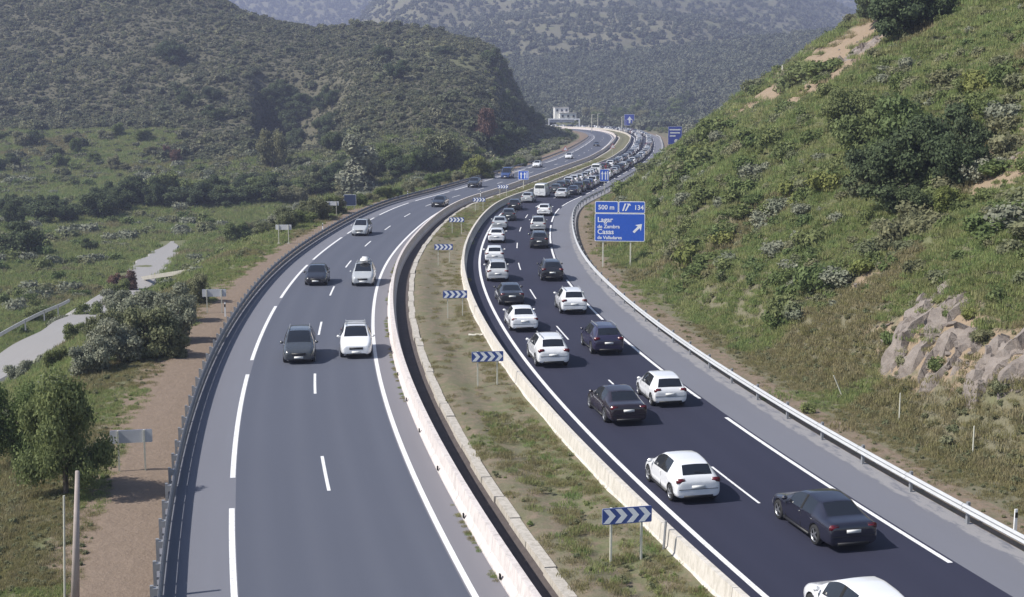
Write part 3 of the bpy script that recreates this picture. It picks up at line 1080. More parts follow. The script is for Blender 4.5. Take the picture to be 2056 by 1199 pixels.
# y, half width, sill, belt z, belt hw, edge z, edge hw, top z, tag
TYPES['hatch'] = dict(L=4.05, H=1.46, axle=(.80, 3.37), r=.315, st=[
    (0, .60, .30, .50, .60, .58, .50, .60, ''), (.05, .74, .24, .56, .74, .67, .62, .69, ''), (.42, .87, .20, .68, .84, .80, .68, .82, ''),
    (.92, .885, .19, .82, .87, .93, .72, .96, ''), (1.05, .885, .19, .85, .87, .98, .70, 1.01, 'screen'), (1.45, .885, .19, .89, .87, 1.21, .655, 1.26, 'screen2'),
    (1.88, .885, .19, .91, .87, 1.40, .60, 1.45, 'side'), (2.28, .885, .19, .92, .87, 1.43, .60, 1.48, 'pillar'), (2.38, .885, .19, .925, .87, 1.43, .60, 1.48, 'side'),
    (3.05, .885, .19, .95, .87, 1.41, .59, 1.46, ''), (3.15, .885, .20, .96, .868, 1.405, .59, 1.455, ''), (3.58, .875, .22, .97, .85, 1.35, .585, 1.41, 'rear'),
    (3.90, .865, .26, .95, .83, 1.06, .64, 1.08, ''), (3.98, .85, .28, .86, .82, .98, .64, 1.0, ''), (4.05, .80, .30, .62, .79, .80, .66, .84, '')])
TYPES['old_hatch'] = dict(L=3.80, H=1.43, axle=(.72, 3.15), r=.29, st=[
    (0, .62, .30, .52, .62, .60, .54, .62, ''), (.05, .74, .24, .58, .74, .68, .64, .70, ''), (.40, .82, .21, .70, .80, .80, .68, .82, ''),
    (.90, .83, .20, .82, .82, .90, .70, .92, ''), (1.02, .83, .20, .84, .82, .95, .68, .97, 'screen'), (1.40, .83, .20, .87, .82, 1.20, .635, 1.24, 'screen2'),
    (1.75, .83, .20, .88, .82, 1.38, .59, 1.42, 'side'), (2.12, .83, .20, .885, .82, 1.41, .59, 1.45, 'pillar'), (2.22, .83, .20, .885, .82, 1.41, .59, 1.45, 'side'),
    (2.95, .83, .20, .89, .82, 1.39, .585, 1.43, ''), (3.08, .83, .21, .90, .815, 1.385, .585, 1.425, ''), (3.42, .825, .22, .91, .805, 1.33, .58, 1.37, 'rear'),
    (3.68, .815, .25, .88, .795, .97, .68, .99, ''), (3.74, .81, .27, .82, .79, .90, .68, .92, ''), (3.80, .78, .29, .62, .77, .76, .68, .78, '')])
TYPES['sedan'] = dict(L=4.75, H=1.45, axle=(.88, 3.72), r=.335, st=[
    (0, .62, .30, .50, .62, .58, .52, .60, ''), (.06, .78, .22, .56, .78, .67, .66, .69, ''), (.50, .90, .19, .68, .87, .78, .72, .81, ''),
    (1.15, .91, .18, .82, .895, .90, .76, .94, ''), (1.30, .91, .18, .85, .895, .95, .74, .98, 'screen'), (1.75, .91, .18, .89, .895, 1.18, .68, 1.23, 'screen2'),
    (2.20, .91, .18, .91, .895, 1.36, .61, 1.41, 'side'), (2.62, .91, .18, .92, .895, 1.40, .61, 1.46, 'pillar'), (2.72, .91, .18, .925, .895, 1.40, .61, 1.46, 'side'),
    (3.42, .91, .18, .94, .89, 1.34, .60, 1.40, ''), (3.52, .905, .19, .945, .885, 1.31, .60, 1.37, 'rear'), (4.12, .895, .21, .96, .875, 1.03, .68, 1.06, ''),
    (4.25, .89, .23, .95, .87, 1.01, .70, 1.03, ''), (4.62, .87, .26, .92, .85, .985, .72, 1.0, ''), (4.70, .85, .28, .82, .83, .93, .71, .95, ''), (4.75, .80, .30, .60, .79, .78, .68, .80, '')])
TYPES['suv'] = dict(L=4.42, H=1.64, axle=(.86, 3.53), r=.35, st=[
    (0, .66, .34, .60, .66, .72, .56, .74, ''), (.05, .80, .28, .66, .80, .80, .68, .82, ''), (.45, .91, .25, .82, .88, .95, .74, .97, ''),
    (1.00, .92, .24, .96, .905, 1.06, .78, 1.09, ''), (1.12, .92, .24, .98, .905, 1.10, .76, 1.13, 'screen'), (1.52, .92, .24, 1.02, .905, 1.36, .70, 1.41, 'screen2'),
    (1.92, .92, .24, 1.04, .905, 1.56, .64, 1.61, 'side'), (2.38, .92, .24, 1.05, .905, 1.60, .64, 1.65, 'pillar'), (2.48, .92, .24, 1.055, .905, 1.60, .64, 1.65, 'side'),
    (3.30, .92, .24, 1.08, .90, 1.57, .63, 1.62, ''), (3.40, .92, .25, 1.09, .90, 1.565, .63, 1.615, ''), (3.88, .91, .27, 1.10, .88, 1.49, .62, 1.55, 'rear'),
    (4.22, .90, .30, 1.06, .86, 1.16, .68, 1.18, ''), (4.32, .885, .32, .96, .85, 1.06, .69, 1.08, ''), (4.42, .83, .35, .70, .82, .88, .70, .90, '')])
TYPES['mpv'] = dict(L=4.40, H=1.66, axle=(.84, 3.50), r=.325, st=[
    (0, .64, .30, .54, .64, .64, .56, .66, ''), (.05, .78, .24, .62, .78, .74, .66, .76, ''), (.42, .88, .20, .76, .86, .90, .72, .92, ''),
    (.85, .90, .19, .90, .88, 1.02, .75, 1.05, ''), (.97, .90, .19, .93, .88, 1.07, .74, 1.10, 'screen'), (1.42, .90, .19, .96, .88, 1.36, .68, 1.41, 'screen2'),
    (1.88, .90, .19, .98, .88, 1.57, .64, 1.62, 'side'), (2.34, .90, .19, .985, .88, 1.61, .64, 1.66, 'pillar'), (2.44, .90, .19, .985, .88, 1.61, .64, 1.66, 'side'),
    (3.20, .90, .19, 1.0, .88, 1.60, .63, 1.65, ''), (3.30, .90, .20, 1.0, .88, 1.595, .63, 1.645, 'sideback'), (3.98, .89, .22, 1.01, .87, 1.54, .63, 1.60, 'rear'),
    (4.24, .88, .26, .98, .86, 1.08, .70, 1.10, ''), (4.32, .87, .28, .86, .85, .98, .70, 1.0, ''), (4.40, .82, .30, .64, .81, .80, .70, .82, '')])
TYPES['van'] = dict(L=5.0, H=2.35, axle=(.92, 3.95), r=.34, st=[
    (0, .72, .34, .62, .72, .74, .64, .76, ''), (.05, .88, .26, .70, .88, .86, .76, .88, ''), (.42, .97, .22, .92, .96, 1.06, .84, 1.08, ''),
    (.80, .99, .21, 1.10, .98, 1.20, .88, 1.23, 'screen'), (1.20, .99, .21, 1.16, .98, 1.66, .84, 1.71, 'screen2'), (1.62, .99, .21, 1.18, .98, 2.14, .82, 2.22, 'side'),
    (2.20, .99, .21, 1.18, .98, 2.28, .82, 2.36, ''), (2.30, .99, .21, 1.18, .98, 2.28, .82, 2.36, ''), (4.60, .99, .22, 1.18, .98, 2.26, .82, 2.34, ''),
    (4.84, .985, .24, 1.26, .97, 2.20, .82, 2.28, ''), (4.94, .98, .26, 1.24, .96, 2.08, .84, 2.12, 'rear'), (4.98, .97, .28, 1.2, .95, 1.50, .86, 1.52, ''), (5.0, .95, .30, .8, .94, 1.28, .88, 1.30, '')])

PROTO = {}
def proto(kind):
    """meshes and places of one kind of vehicle, built once: (name, mesh, location, painted, children)"""
    if kind in PROTO:
        return PROTO[kind]
    T = TYPES[kind]
    L, st = T['L'], T['st']
    res = car_shell(kind + '_shell', st, T['H'], T['axle'], T['r'])
    parts = []
    for n_, me in split_shell(res):
        parts.append((n_, me, (0, 0, 0), n_ == 'body', []))
    hw = max(r[1] for r in st)
    tyre, rim = wheel_meshes(T['r'], .21)
    for wy in T['axle']:
        for sx in (-1, 1):
            parts.append(('wheel', tyre, (sx * (hw - .115), L / 2 - wy, T['r']), False, [('rim', rim, sx)]))
    zl = st[2][3] - .04                                         # lamp height
    head_me = bev_box((.30, .16, .13), M['head_lens'], 'headlight', .35)
    tail_me = bev_box((.36 if kind != 'van' else .12, .10, .20 if kind != 'van' else .5), M['tail_lens'], 'tail_light', .35)
    for sx in (-1, 1):
        parts.append(('headlight', head_me, (sx * (st[1][1] - .24), L / 2 - .20, zl - .03), False, []))
    tz = st[-2][3] + .02
    for sx in (-1, 1):
        parts.append(('tail_light', tail_me, (sx * (st[-2][1] - .19), -L / 2 + .075, tz), False, []))
    parts.append(('licence_plate', bev_box((.50, .02, .11), M['plate'], 'licence_plate', .1), (0, -L / 2 - .006 + (.0 if kind != 'sedan' else .0), st[-1][3] + (.04 if kind != 'sedan' else .12)), False, []))
    parts.append(('licence_plate', bev_box((.50, .02, .11), M['plate'], 'licence_plate', .1), (0, L / 2 + .005, .40), False, []))
    parts.append(('grille', bev_box((.80, .05, .16), M['black_plastic'], 'grille', .3), (0, L / 2 - .015, st[1][3] - .04), False, []))
    parts.append(('lower_grille', bev_box((.95, .05, .12), M['black_plastic'], 'lower_grille', .3), (0, L / 2 - .03, .30), False, []))
    parts.append(('rear_skirt', bev_box((1.15, .06, .13), M['black_plastic'], 'rear_skirt', .3), (0, -L / 2 + .02, st[-1][2] + .01), False, []))
    mir = bev_box((.20, .11, .14), M['car_paint'], 'door_mirror', .35)
    my = L / 2 - st[5][0] + .16
    for sx in (-1, 1):
        parts.append(('door_mirror', mir, (sx * (hw + .075), my, st[5][3] + .09), True, []))
    # shut lines and handles
    b_y = L / 2 - (st[7][0] + st[8][0]) / 2
    zmid = (st[7][2] + st[7][3]) / 2
    seam = MB().box((0, 0, 0), (.012, .022, st[7][3] - st[7][2] - .16)).mesh('door_seam', M['well'])
    han = bev_box((.035, .19, .03), M['car_paint'], 'door_handle', .35)
    for sx in (-1, 1):
        for yy in ((b_y, L / 2 - st[4][0] - .22) if kind != 'van' else (b_y,)):
            parts.append(('door_seam', seam, (sx * (hw * .987), yy, zmid), False, []))
        for yy in ((b_y + .16, b_y - .75) if kind != 'van' else (b_y + .16,)):
            parts.append(('door_handle', han, (sx * (hw * .985), yy, st[7][3] - .11), True, []))
    hatch_z = (st[-2][3] + st[-1][3]) / 2 - .16
    parts.append(('bumper_seam', MB().box((0, 0, 0), (1.5, .02, .018)).mesh('bumper_seam', M['well']), (0, -L / 2 + .004, hatch_z), False, []))
    ya, yb = L / 2 - T['axle'][0] - T['r'] - .10, L / 2 - T['axle'][1] + T['r'] + .10
    sill = bev_box((.05, ya - yb, .10), M['black_plastic'], 'sill', .3)
    for sx in (-1, 1):
        parts.append(('sill', sill, (sx * (hw * .972), (ya + yb) / 2, st[7][2] + .05), False, []))
    if kind in ('suv', 'mpv'):
        for sx in (-1, 1):
            m = MB()
            y0, y1 = L / 2 - st[6][0] - .1, L / 2 - st[-5][0] - .35
            zr = st[8][7] - .015
            m.box((0, (y0 + y1) / 2, zr + .045), (.035, abs(y1 - y0), .03))
            for yy in (y0, (y0 + y1) / 2, y1):
                m.box((0, yy + (.03 if yy == y1 else -.03), zr + .01), (.03, .06, .06))
            parts.append(('roof_rail', m.mesh('roof_rail', M['steel_dull']), (sx * .56, 0, 0), False, []))
    wiper = MB().box((.1, 0, 0), (.38, .015, .015), 0, Euler((0, .25, 0)).to_matrix()).mesh('rear_wiper', M['black_plastic'])
    if kind in ('hatch', 'old_hatch', 'suv', 'mpv'):
        r0, r1 = st[-4], st[-3]
        parts.append(('rear_wiper', wiper, (0, L / 2 - r1[0] + .05, r1[7] + .07), False, []))
    if kind == 'van':
        dv = MB().box((0, 0, 0), (.014, .012, 1.5)).mesh('door_seam', M['well'])
        parts.append(('door_seam', dv, (0, -L / 2 - .001, 1.1), False, []))
    PROTO[kind] = (T, parts)
    return PROTO[kind]

SIMPLE = {}
def simple_mesh(kind):
    """the same vehicle joined into one light mesh, for the far queue where parts cannot be told apart"""
    if kind in SIMPLE:
        return SIMPLE[kind]
    T, parts = proto(kind)
    mats, v, f, mi = [], [], [], []
    for n_, me, loc, p_, ch in parts:
        if n_ in ('door_seam', 'bumper_seam', 'sill', 'door_handle', 'rear_wiper', 'lower_grille', 'licence_plate'):
            continue
        k = len(v)
        for m in me.materials:
            if m not in mats:
                mats.append(m)
        v += [(q.co.x + loc[0], q.co.y + loc[1], q.co.z + loc[2]) for q in me.vertices]
        f += [tuple(i + k for i in p.vertices) for p in me.polygons]
        mi += [mats.index(me.materials[min(p.material_index, len(me.materials) - 1)]) for p in me.polygons]
    SIMPLE[kind] = mesh_of(kind + '_far', v, f, mats, mi, True)
    return SIMPLE[kind]

PAINT = dict(white=(.80, .81, .83), black=(.012, .012, .016), navy=(.011, .012, .026), maroon=(.016, .009, .014), grey=(.045, .052, .06), charcoal=(.025, .027, .033),
             silver=(.42, .44, .46), palegrey=(.55, .56, .58), red=(.22, .02, .025), blue=(.03, .06, .18), violet=(.02, .017, .05), champagne=(.40, .37, .33))

def vehicle(kind, colour, s, o, label, towards=False, group=None, cat='car', yaw=0.0, name=None, rails=True):
    """place a vehicle whose middle is at distance s, offset o of the reference curve"""
    T, parts = proto(kind)
    p = pos(s, o)
    r = head(s) + (math.pi if towards else 0) + yaw
    root = empty(name or {'suv': 'suv_car', 'van': 'delivery_van', 'mpv': 'people_carrier', 'sedan': 'saloon_car'}.get(kind, 'hatchback_car'), (p[0], p[1], .006), r, label, cat, group)
    c = (*PAINT[colour], 1)
    for n_, me, loc, painted, ch in parts:
        if n_ == 'roof_rail' and not rails:
            continue
        ob = link(n_, me, root)
        ob.location = loc
        if painted:
            ob.color = c
        if n_ == 'wheel':
            ob.rotation_euler = (random.random() * 2, 0, 0)
        for cn, cme, sx in ch:
            co_ = link(cn, cme, ob)
            if sx < 0:
                co_.scale = (-1, 1, 1)
    root.color = c
    if kind == 'van':
        root.scale = (.93, .95, .88)
    return root

def rear_at(kind, px, py, lane, **k):
    """distance along the curve of a vehicle whose near end touches the road at a source pixel"""
    s, o = s_at(px, py, .2)
    return s + TYPES[kind]['L'] / 2, o

Q = 'cars queuing in the two right-hand lanes'
near = [('hatch', 'white', (1700, 1262), 'white hatchback cut off by the bottom edge of the picture'),
        ('sedan', 'navy', (1712, 1098), 'large dark navy saloon nearest on the right with silver five-spoke wheels'),
        ('hatch', 'white', (1402, 1003), 'white five-door hatchback beside the nearest chevron board'),
        ('sedan', 'maroon', (1262, 848), 'dark plum saloon behind the white hatchback beside the older white hatchback'),
        ('old_hatch', 'white', (1347, 811), 'small older white hatchback in the outer lane with upright tail'),
        ('suv', 'white', (1112, 733), 'white coupe-like SUV with dark rear window beside a dark purple SUV'),
        ('suv', 'violet', (1222, 708), 'dark purple SUV in the outer lane beside the white coupe-like SUV'),
        ('sedan', 'white', (1053, 662), 'white saloon between the dark grey coupe and the white coupe-like SUV'),
        ('suv', 'white', (1154, 627), 'white crossover in the outer lane just behind the dark crossover'),
        ('sedan', 'charcoal', (1028, 610), 'dark grey low coupe directly ahead of the white saloon'),
        ('suv', 'black', (1110, 561), 'black crossover in the outer lane casting shadow over the shoulder line'),
        ('mpv', 'palegrey', (1000, 562), 'pale grey hatchback last of the column of white cars by the barrier'),
        ('hatch', 'white', (993, 525), 'white hatchback in the middle of the column of white cars by the barrier'),
        ('hatch', 'white', (997, 485), 'white hatchback foremost of the column of white cars by the barrier'),
        ('sedan', 'silver', (999, 459), 'silver grey saloon just ahead of the column of white cars'),
        ('suv', 'charcoal', (1084, 496), 'dark grey car in the outer lane level with the large blue sign'),
        ('mpv', 'silver', (1080, 462), 'silver people carrier in the outer lane level with the large blue sign'),
        ('hatch', 'grey', (1020, 441), 'grey hatchback close to the barrier behind a black car'),
        ('hatch', 'white', (1098, 431), 'small white rounded hatchback alone in the outer lane'),
        ('hatch', 'black', (1031, 420), 'small black car close to the barrier ahead of a grey hatchback'),
        ('hatch', 'silver', (1057, 405), 'small silver car behind the white van'),
        ('van', 'white', (1077, 394), 'white high-roofed van with a dark rear window'),
        ('sedan', 'palegrey', (1125, 396), 'pale grey car in the outer lane leading the dark cars')]
s_last = 0
for kind, colr, (px, py), lab in near:
    if py > 1199:
        s, o = float(np.interp(35.8, RY[:300], RS[:300])), -2.0
        yaw = 0.0
    else:
        s, o = rear_at(kind, px, py, 0)
        s_v = s
    o = max(-2.35, min(2.2, o))
    vehicle(kind, colr, s, o, lab, group=Q, cat='van' if kind == 'van' else 'car', yaw=random.uniform(-.02, .02))

# the queue beyond, two lanes as far as the bend and behind it
sv = rear_at('van', 1077, 394, 0)[0]
left_c = 'grey charcoal charcoal white white white silver white white white van black red maroon white black charcoal silver white black grey white black'.split()
right_c = 'navy charcoal navy blue white violet charcoal white white red silver charcoal black white silver black grey white black charcoal silver'.split()
zone = lambda y: ('behind the blue lane sign' if y < 258 else 'before the far bend' if y < 400 else 'packed into the far bend' if y < 560 else 'near the far gantry')
SHADE = dict(white='white', silver='silver', palegrey='pale grey', grey='grey', charcoal='dark grey', black='black', navy='navy', blue='blue', violet='purple', red='red', maroon='dark red', champagne='beige')
plan = []
for lane, o0, cols, s in (('inner', -1.75, left_c, sv + 8.5), ('outer', 1.75, right_c, rear_at('sedan', 1125, 396, 0)[0] + 6.5)):
    i = 0
    row = []
    while s < SY(640) + 190:
        c = cols[i] if i < len(cols) else random.choice(['white'] * 6 + ['palegrey', 'black', 'charcoal', 'grey', 'silver', 'silver', 'navy', 'red', 'champagne'])
        kind = 'van' if c == 'van' else random.choice(['hatch', 'hatch', 'sedan', 'suv', 'suv', 'mpv', 'old_hatch'])
        c = 'white' if c == 'van' else c
        row.append((s, kind, c))
        s += TYPES[kind]['L'] + random.uniform(.8, 2.2)
        i += 1
    plan.append((lane, o0, row))
for li_, (lane, o0, row) in enumerate(plan):
    other = plan[1 - li_][2]
    for i, (s, kind, c) in enumerate(row):
        o = o0 + random.uniform(-.25, .25)
        p = pos(s, o)
        r = head(s) + random.uniform(-.02, .02)
        what = 'van' if kind == 'van' else 'car'
        beside = min(other, key=lambda t: abs(t[0] - s))
        ahead = row[i + 1] if i + 1 < len(row) else row[i - 1]
        lab = '%s %s behind %s, beside %s, %s lane, %s' % (SHADE[c], what, SHADE[ahead[2]], SHADE[beside[2]], lane, zone(p[1]))
        g = '%s %ss queuing in the %s lane %s' % (SHADE[c], what, lane, zone(p[1]))
        if p[1] < 300:
            vehicle(kind, c, s, o, lab, group=g, cat=what)
        else:
            ob = link('delivery_van' if kind == 'van' else 'queuing_car', simple_mesh(kind))
            ob.location = (p[0], p[1], .006)
            ob.rotation_euler = (0, 0, r)
            ob.color = (*PAINT[c], 1)
            tag(ob, lab, what, g)

G2 = 'cars coming towards the camera'
for kind, colr, (px, py), lab in [
        ('mpv', 'grey', (600, 726), 'dark grey estate car coming towards the camera, nearest in its lane'),
        ('suv', 'white', (726, 715), 'white SUV coming towards the camera beside the barrier'),
        ('hatch', 'black', (633, 570), 'small black hatchback coming towards the camera near the edge dashes'),
        ('mpv', 'silver', (728, 571), 'silver people carrier with a roof box coming towards the camera'),
        ('mpv', 'silver', (721, 471), 'silver van-like car coming round the left bend near the guard rail'),
        ('sedan', 'black', (877, 414), 'black saloon with bright headlights coming round the left bend beside the barrier'),
        ('suv', 'charcoal', (948, 375), 'dark car coming along the outer lane under the round yellow-green bush'),
        ('van', 'blue', (1014, 357), 'dark blue van coming along the outer lane behind the blue lane sign'),
        ('hatch', 'white', (1076, 335), 'small white car coming down the far straight of the left carriageway'),
        ('hatch', 'white', (1141, 318), 'small white car below the triangular sign far up the left carriageway'),
        ('sedan', 'charcoal', (1197, 293), 'small dark car coming out of the far bend')]:
    s, o = s_at(px, py, .2)
    s = s + TYPES[kind]['L'] / 2
    o = max(LCc - 2.3, min(LCc + 2.3, o))
    r = vehicle(kind, colr, s, o, lab, True, G2, 'van' if kind == 'van' else 'car')
    if 'roof box' in lab:
        bx = bev_box((.75, 1.7, .32), M['white_plastic'], 'roof_box', .4)
        ob = link('roof_box', bx, r)
        ob.location = (-.1, -.3, 1.86)
        br_ = MB().box((0, .3, 0), (1.1, .05, .04)).box((0, -.9, 0), (1.1, .05, .04)).mesh('roof_bars', M['steel_dull'])
        ob = link('roof_bars', br_, r)
        ob.location = (0, 0, 1.69)
    if 'white SUV' in lab:
        br_ = MB().box((0, .25, 0), (1.16, .07, .05)).box((0, -.75, 0), (1.16, .07, .05)).mesh('roof_bars', M['steel'])
        ob = link('roof_bars', br_, r)
        ob.location = (0, 0, 1.73)

# ------------------------------------------------------------------ signs and street furniture
def up_rot(nx, ny):
    """rotation about z that turns a panel whose face looks along local -Y towards (nx, ny)"""
    return math.atan2(nx, -ny)

def prism(pts, y0, y1, mi=0, mb=None):
    """2-D outline (x, z) given thickness along y"""
    mb = mb or MB()
    n = len(pts)
    vs = [(x, y0, z) for x, z in pts] + [(x, y1, z) for x, z in pts]
    fs = [tuple(range(n)), tuple(reversed(range(n, 2 * n)))] + [(k, n + k, n + (k + 1) % n, (k + 1) % n) for k in range(n)]
    return mb.add(vs, fs, mi)

def rrect(w, h, r, n=4):
    out = []
    for cx, cz, a0 in ((w / 2 - r, h / 2 - r, 0), (-w / 2 + r, h / 2 - r, 90), (-w / 2 + r, -h / 2 + r, 180), (w / 2 - r, -h / 2 + r, 270)):
        for k in range(n + 1):
            a = math.radians(a0 + 90 * k / n)
            out.append((cx + r * math.cos(a), cz + r * math.sin(a)))
    return out

def fixnorm(me):
    bm = bmesh.new()
    bm.from_mesh(me)
    bmesh.ops.recalc_face_normals(bm, faces=bm.faces)
    bm.to_mesh(me)
    bm.free()
    return me

CHEV_W, CHEV_H = 1.62, .52
def chev_shape(x):
    h, t, d = CHEV_H / 2 - .03, .20, .20
    return [(x - d / 2 - t / 2, h), (x - d / 2 + t / 2, h), (x + d / 2 + t / 2, 0), (x - d / 2 + t / 2, -h), (x - d / 2 - t / 2, -h), (x + d / 2 - t / 2, 0)]
chev_panel = fixnorm(prism(rrect(CHEV_W, CHEV_H, .04), -.015, .015).mesh('panel', M['chev_blue']))
chev_back = fixnorm(prism(rrect(CHEV_W, CHEV_H, .04), .016, .03).mesh('back_plate', M['sign_back']))
chev_arrow = fixnorm(prism(chev_shape(0), -.019, -.0155).mesh('chevron', M['sign_white']))

def chevron_board(x, y, z, rz, label, hpanel=1.65, group=None, posts='steel', zz=None):
    root = empty('chevron_board', (x, y, z), rz, label, 'sign', group)
    p = link('panel', chev_panel, root)
    p.location = (0, 0, hpanel)
    b = link('back_plate', chev_back, root)
    b.location = (0, 0, hpanel)
    for k in range(4):
        a = link('chevron', chev_arrow, p)
        a.location = (-.58 + k * .385, 0, 0)
    for sx in (-.5, .5):
        q = link('post', MB().box((sx, .07, (hpanel + CHEV_H / 2 - .4) / 2), (.06, .08, hpanel + CHEV_H / 2 + .4)).mesh('post', M[posts]), root)
    return root

med_signs = [((1258, 1130), 'large blue and white chevron board on two posts nearest in the median'),
             ((979, 776), 'chevron board in the median beside the white coupe-like SUV, second nearest'),
             ((914, 637), 'chevron board in the median third from the camera beside the dark grey coupe'),
             ((891, 531), 'chevron board in the middle of the median fourth from the camera, by the yellow grass'),
             ((917, 470), 'chevron board where the median bends right, fifth from the camera'),
             ((962, 425), 'small white-looking chevron board, second farthest in the median'),
             ((1010, 396), 'small white-looking chevron board, farthest in the median below the blue lane sign')]
for (px, py), lab in med_signs:
    s, o = s_at(px, py, .15)
    o = max(-7.6, min(-6.0, o))
    p = pos(s, o)
    chevron_board(p[0], p[1], .15, head(s), lab, 1.55, 'chevron boards along the median', 'post_pale')
for (px, py), lab in [((298, 944), 'grey back of a chevron board on two pale posts by the shaded bare soil'),
                      ((438, 629), 'grey back of a chevron board on two posts by the pale grey bushes'),
                      ((570, 490), 'grey back of a chevron board on two posts above the old concrete road'),
                      ((668, 436), 'pale back of a chevron board beside the blue square board, farthest by the left rail')]:
    s, o = s_at(px, py, 0)
    p = pos(s, max(-25.5, min(-22.8, o)))
    c = chevron_board(p[0], p[1], zof(p[0], p[1]), head(s) + math.pi, lab, 1.72, 'chevron boards beyond the left guard rail', 'post_pale')
    for sx in (-.5, .5):
        link('footing', MB().box((sx, .07, .04), (.30, .30, .16)).mesh('footing', M['kerb']), c)

def text_mesh(txt, size, mat, name='lettering', bold=0.0):
    cu = bpy.data.curves.new('txt', 'FONT')
    cu.body = txt
    cu.size = size
    cu.extrude = .004
    cu.offset = bold
    cu.resolution_u = 3
    tmp = bpy.data.objects.new('txt', cu)
    COL.objects.link(tmp)
    dg = bpy.context.evaluated_depsgraph_get()
    me = bpy.data.meshes.new_from_object(tmp.evaluated_get(dg))
    bpy.data.objects.remove(tmp)
    bpy.data.curves.remove(cu)
    me.materials.clear()
    me.materials.append(mat)
    me.transform(Matrix.Rotation(math.pi / 2, 4, 'X'))
    return me

def panel(parent, name, cx, cz, w, h, mat, border=.055, y=0.0):
    o = link(name, fixnorm(prism(rrect(w, h, .12), -.02, .02).mesh(name, M['sign_white'])), parent)
    o.location = (cx, y, cz)
    f = link('face', fixnorm(prism(rrect(w - 2 * border, h - 2 * border, .09), -.026, -.0205).mesh('face', mat)), o)
    return o

def words(parent, txt, x, z, size, bold=.004):
    o = link('lettering', text_mesh(txt, size, M['sign_white'], bold=bold), parent)
    o.location = (x, -.032, z)
    return o

# exit sign: two plates over one large panel, on two tall posts
b0, b1 = at(1208, 531, .15), at(1268, 533, .4)
sx_, sy_ = (b0[0] + b1[0]) / 2, (b0[1] + b1[1]) / 2
kpx = F_PX / (sy_ * math.cos(PITCH) + .6)
zt_ = lambda y: CAM_H - (y - 200.0) / F_PX * sy_ * 1.0
sg = empty('direction_sign', (sx_ + .25, sy_, 0), up_rot(-.12, -1), 'large blue exit sign with white lettering and a white arrow on two posts', 'road sign')
W = 101 * sy_ / F_PX
z_bot, z_mid, z_top = zt_(483), zt_(426.5), zt_(402)
mainp = panel(sg, 'panel', 0, (z_bot + z_mid) / 2, W, z_mid - z_bot, M['sign_blue'])
wl = W * .47
pl = panel(sg, 'distance_plate', -W / 2 + wl / 2, (z_mid + z_top) / 2 + .01, wl - .02, z_top - z_mid - .03, M['sign_blue'])
pr = panel(sg, 'exit_plate', W / 2 - (W - wl) / 2, (z_mid + z_top) / 2 + .01, W - wl - .02, z_top - z_mid - .03, M['sign_blue'])
hm, ht = z_mid - z_bot, z_top - z_mid
words(mainp, 'Lagar', -W / 2 + .24, hm * .19, .62, .010)
words(mainp, 'de Zambra', -W / 2 + .24, hm * -.03, .44, .008)
words(mainp, 'Casas', -W / 2 + .24, hm * -.24, .62, .010)
words(mainp, 'de Valladares', -W / 2 + .24, hm * -.42, .40, .008)
words(pl, '500 m', -wl * .36, -.20, .56, .010)
words(pr, '134', W * .045, -.20, .56, .010)
def stroke(parent, name, pts, y0=-.034, y1=-.027):
    return link(name, fixnorm(prism(pts, y0, y1).mesh(name, M['sign_white'])), parent)
ez = ht * .30                                                   # exit symbol: slanting carriageway with a leaving branch
x0 = -(W - wl) * .36
stroke(pr, 'exit_symbol', [(x0, -ez), (x0 + .13, -ez), (x0 + .34, ez), (x0 + .21, ez)])
stroke(pr, 'exit_symbol', [(x0 + .24, -ez), (x0 + .36, -ez), (x0 + .62, ez * .55), (x0 + .76, ez * .45), (x0 + .68, ez), (x0 + .36, ez), (x0 + .50, ez * .7)])
ax, az, L_ = W / 2 - .62, -hm * .02, .52                        # arrow pointing up and right
d1, d2 = (.7071, .7071), (-.7071, .7071)
pt = lambda a, b: (ax + d1[0] * a + d2[0] * b, az + d1[1] * a + d2[1] * b)
stroke(mainp, 'arrow', [pt(-L_, -.10), pt(.12, -.10), pt(.02, -.36), pt(L_, 0), pt(.02, .36), pt(.12, .10), pt(-L_, .10)])
for bb in (b0, b1):
    link('post', MB().box((bb[0] - sx_ - .25, .10, z_top / 2 - .5), (.12, .14, z_top + 1.0)).mesh('post', M['post_pale']), sg)

def post_sign(name, base, z0, label, w, h, zc, face, rz, extra=None, cat='road sign', postm='post_pale', posts=(0,), pw=.10, border=.05):
    root = empty(name, (base[0], base[1], z0), rz, label, cat)
    p = panel(root, 'panel', 0, zc, w, h, face, border)
    for x in posts:
        link('post', MB().box((x, .07, zc / 2), (pw, pw, zc + .6)).mesh('post', M[postm]), root)
    if extra:
        extra(p, w, h)
    return root

def arrows_up(p, w, h):
    for x in (-w * .22, w * .12):
        stroke(p, 'arrow', [(x - .05 * w, -h * .36), (x + .05 * w, -h * .36), (x + .05 * w, h * .1), (x + .13 * w, h * .1), (x, h * .36), (x - .13 * w, h * .1), (x - .05 * w, h * .1)])
    stroke(p, 'arrow', [(w * .30, -h * .36), (w * .38, -h * .36), (w * .38, h * .36), (w * .30, h * .36)])
b = at(1051, 379, .2)
post_sign('lane_sign', b, .1, 'small blue lane sign with white arrows on a yellow-grey post in the median', 1.75, 1.45, (379 - 351) / F_PX * b[1], M['sign_blue'], head(s_at(1051, 379)[0]), arrows_up)
b = at(1213, 389, .1)
post_sign('lane_sign', b, 0, 'small blue and white lane sign on a post by the right guard rail', 1.45, 1.9, (389 - 351) / F_PX * b[1], M['sign_blue'], head(s_at(1213, 389)[0]) + .15, arrows_up)
b = at(703, 424, -.1)
post_sign('square_board', b, -.3, 'dark blue-grey square board on two posts beyond the left guard rail', 1.65, 1.5, (424 - 402) / F_PX * b[1] + .2, M['square_blue'], .2, None, 'road sign', 'post_pale', (-.55, .55))

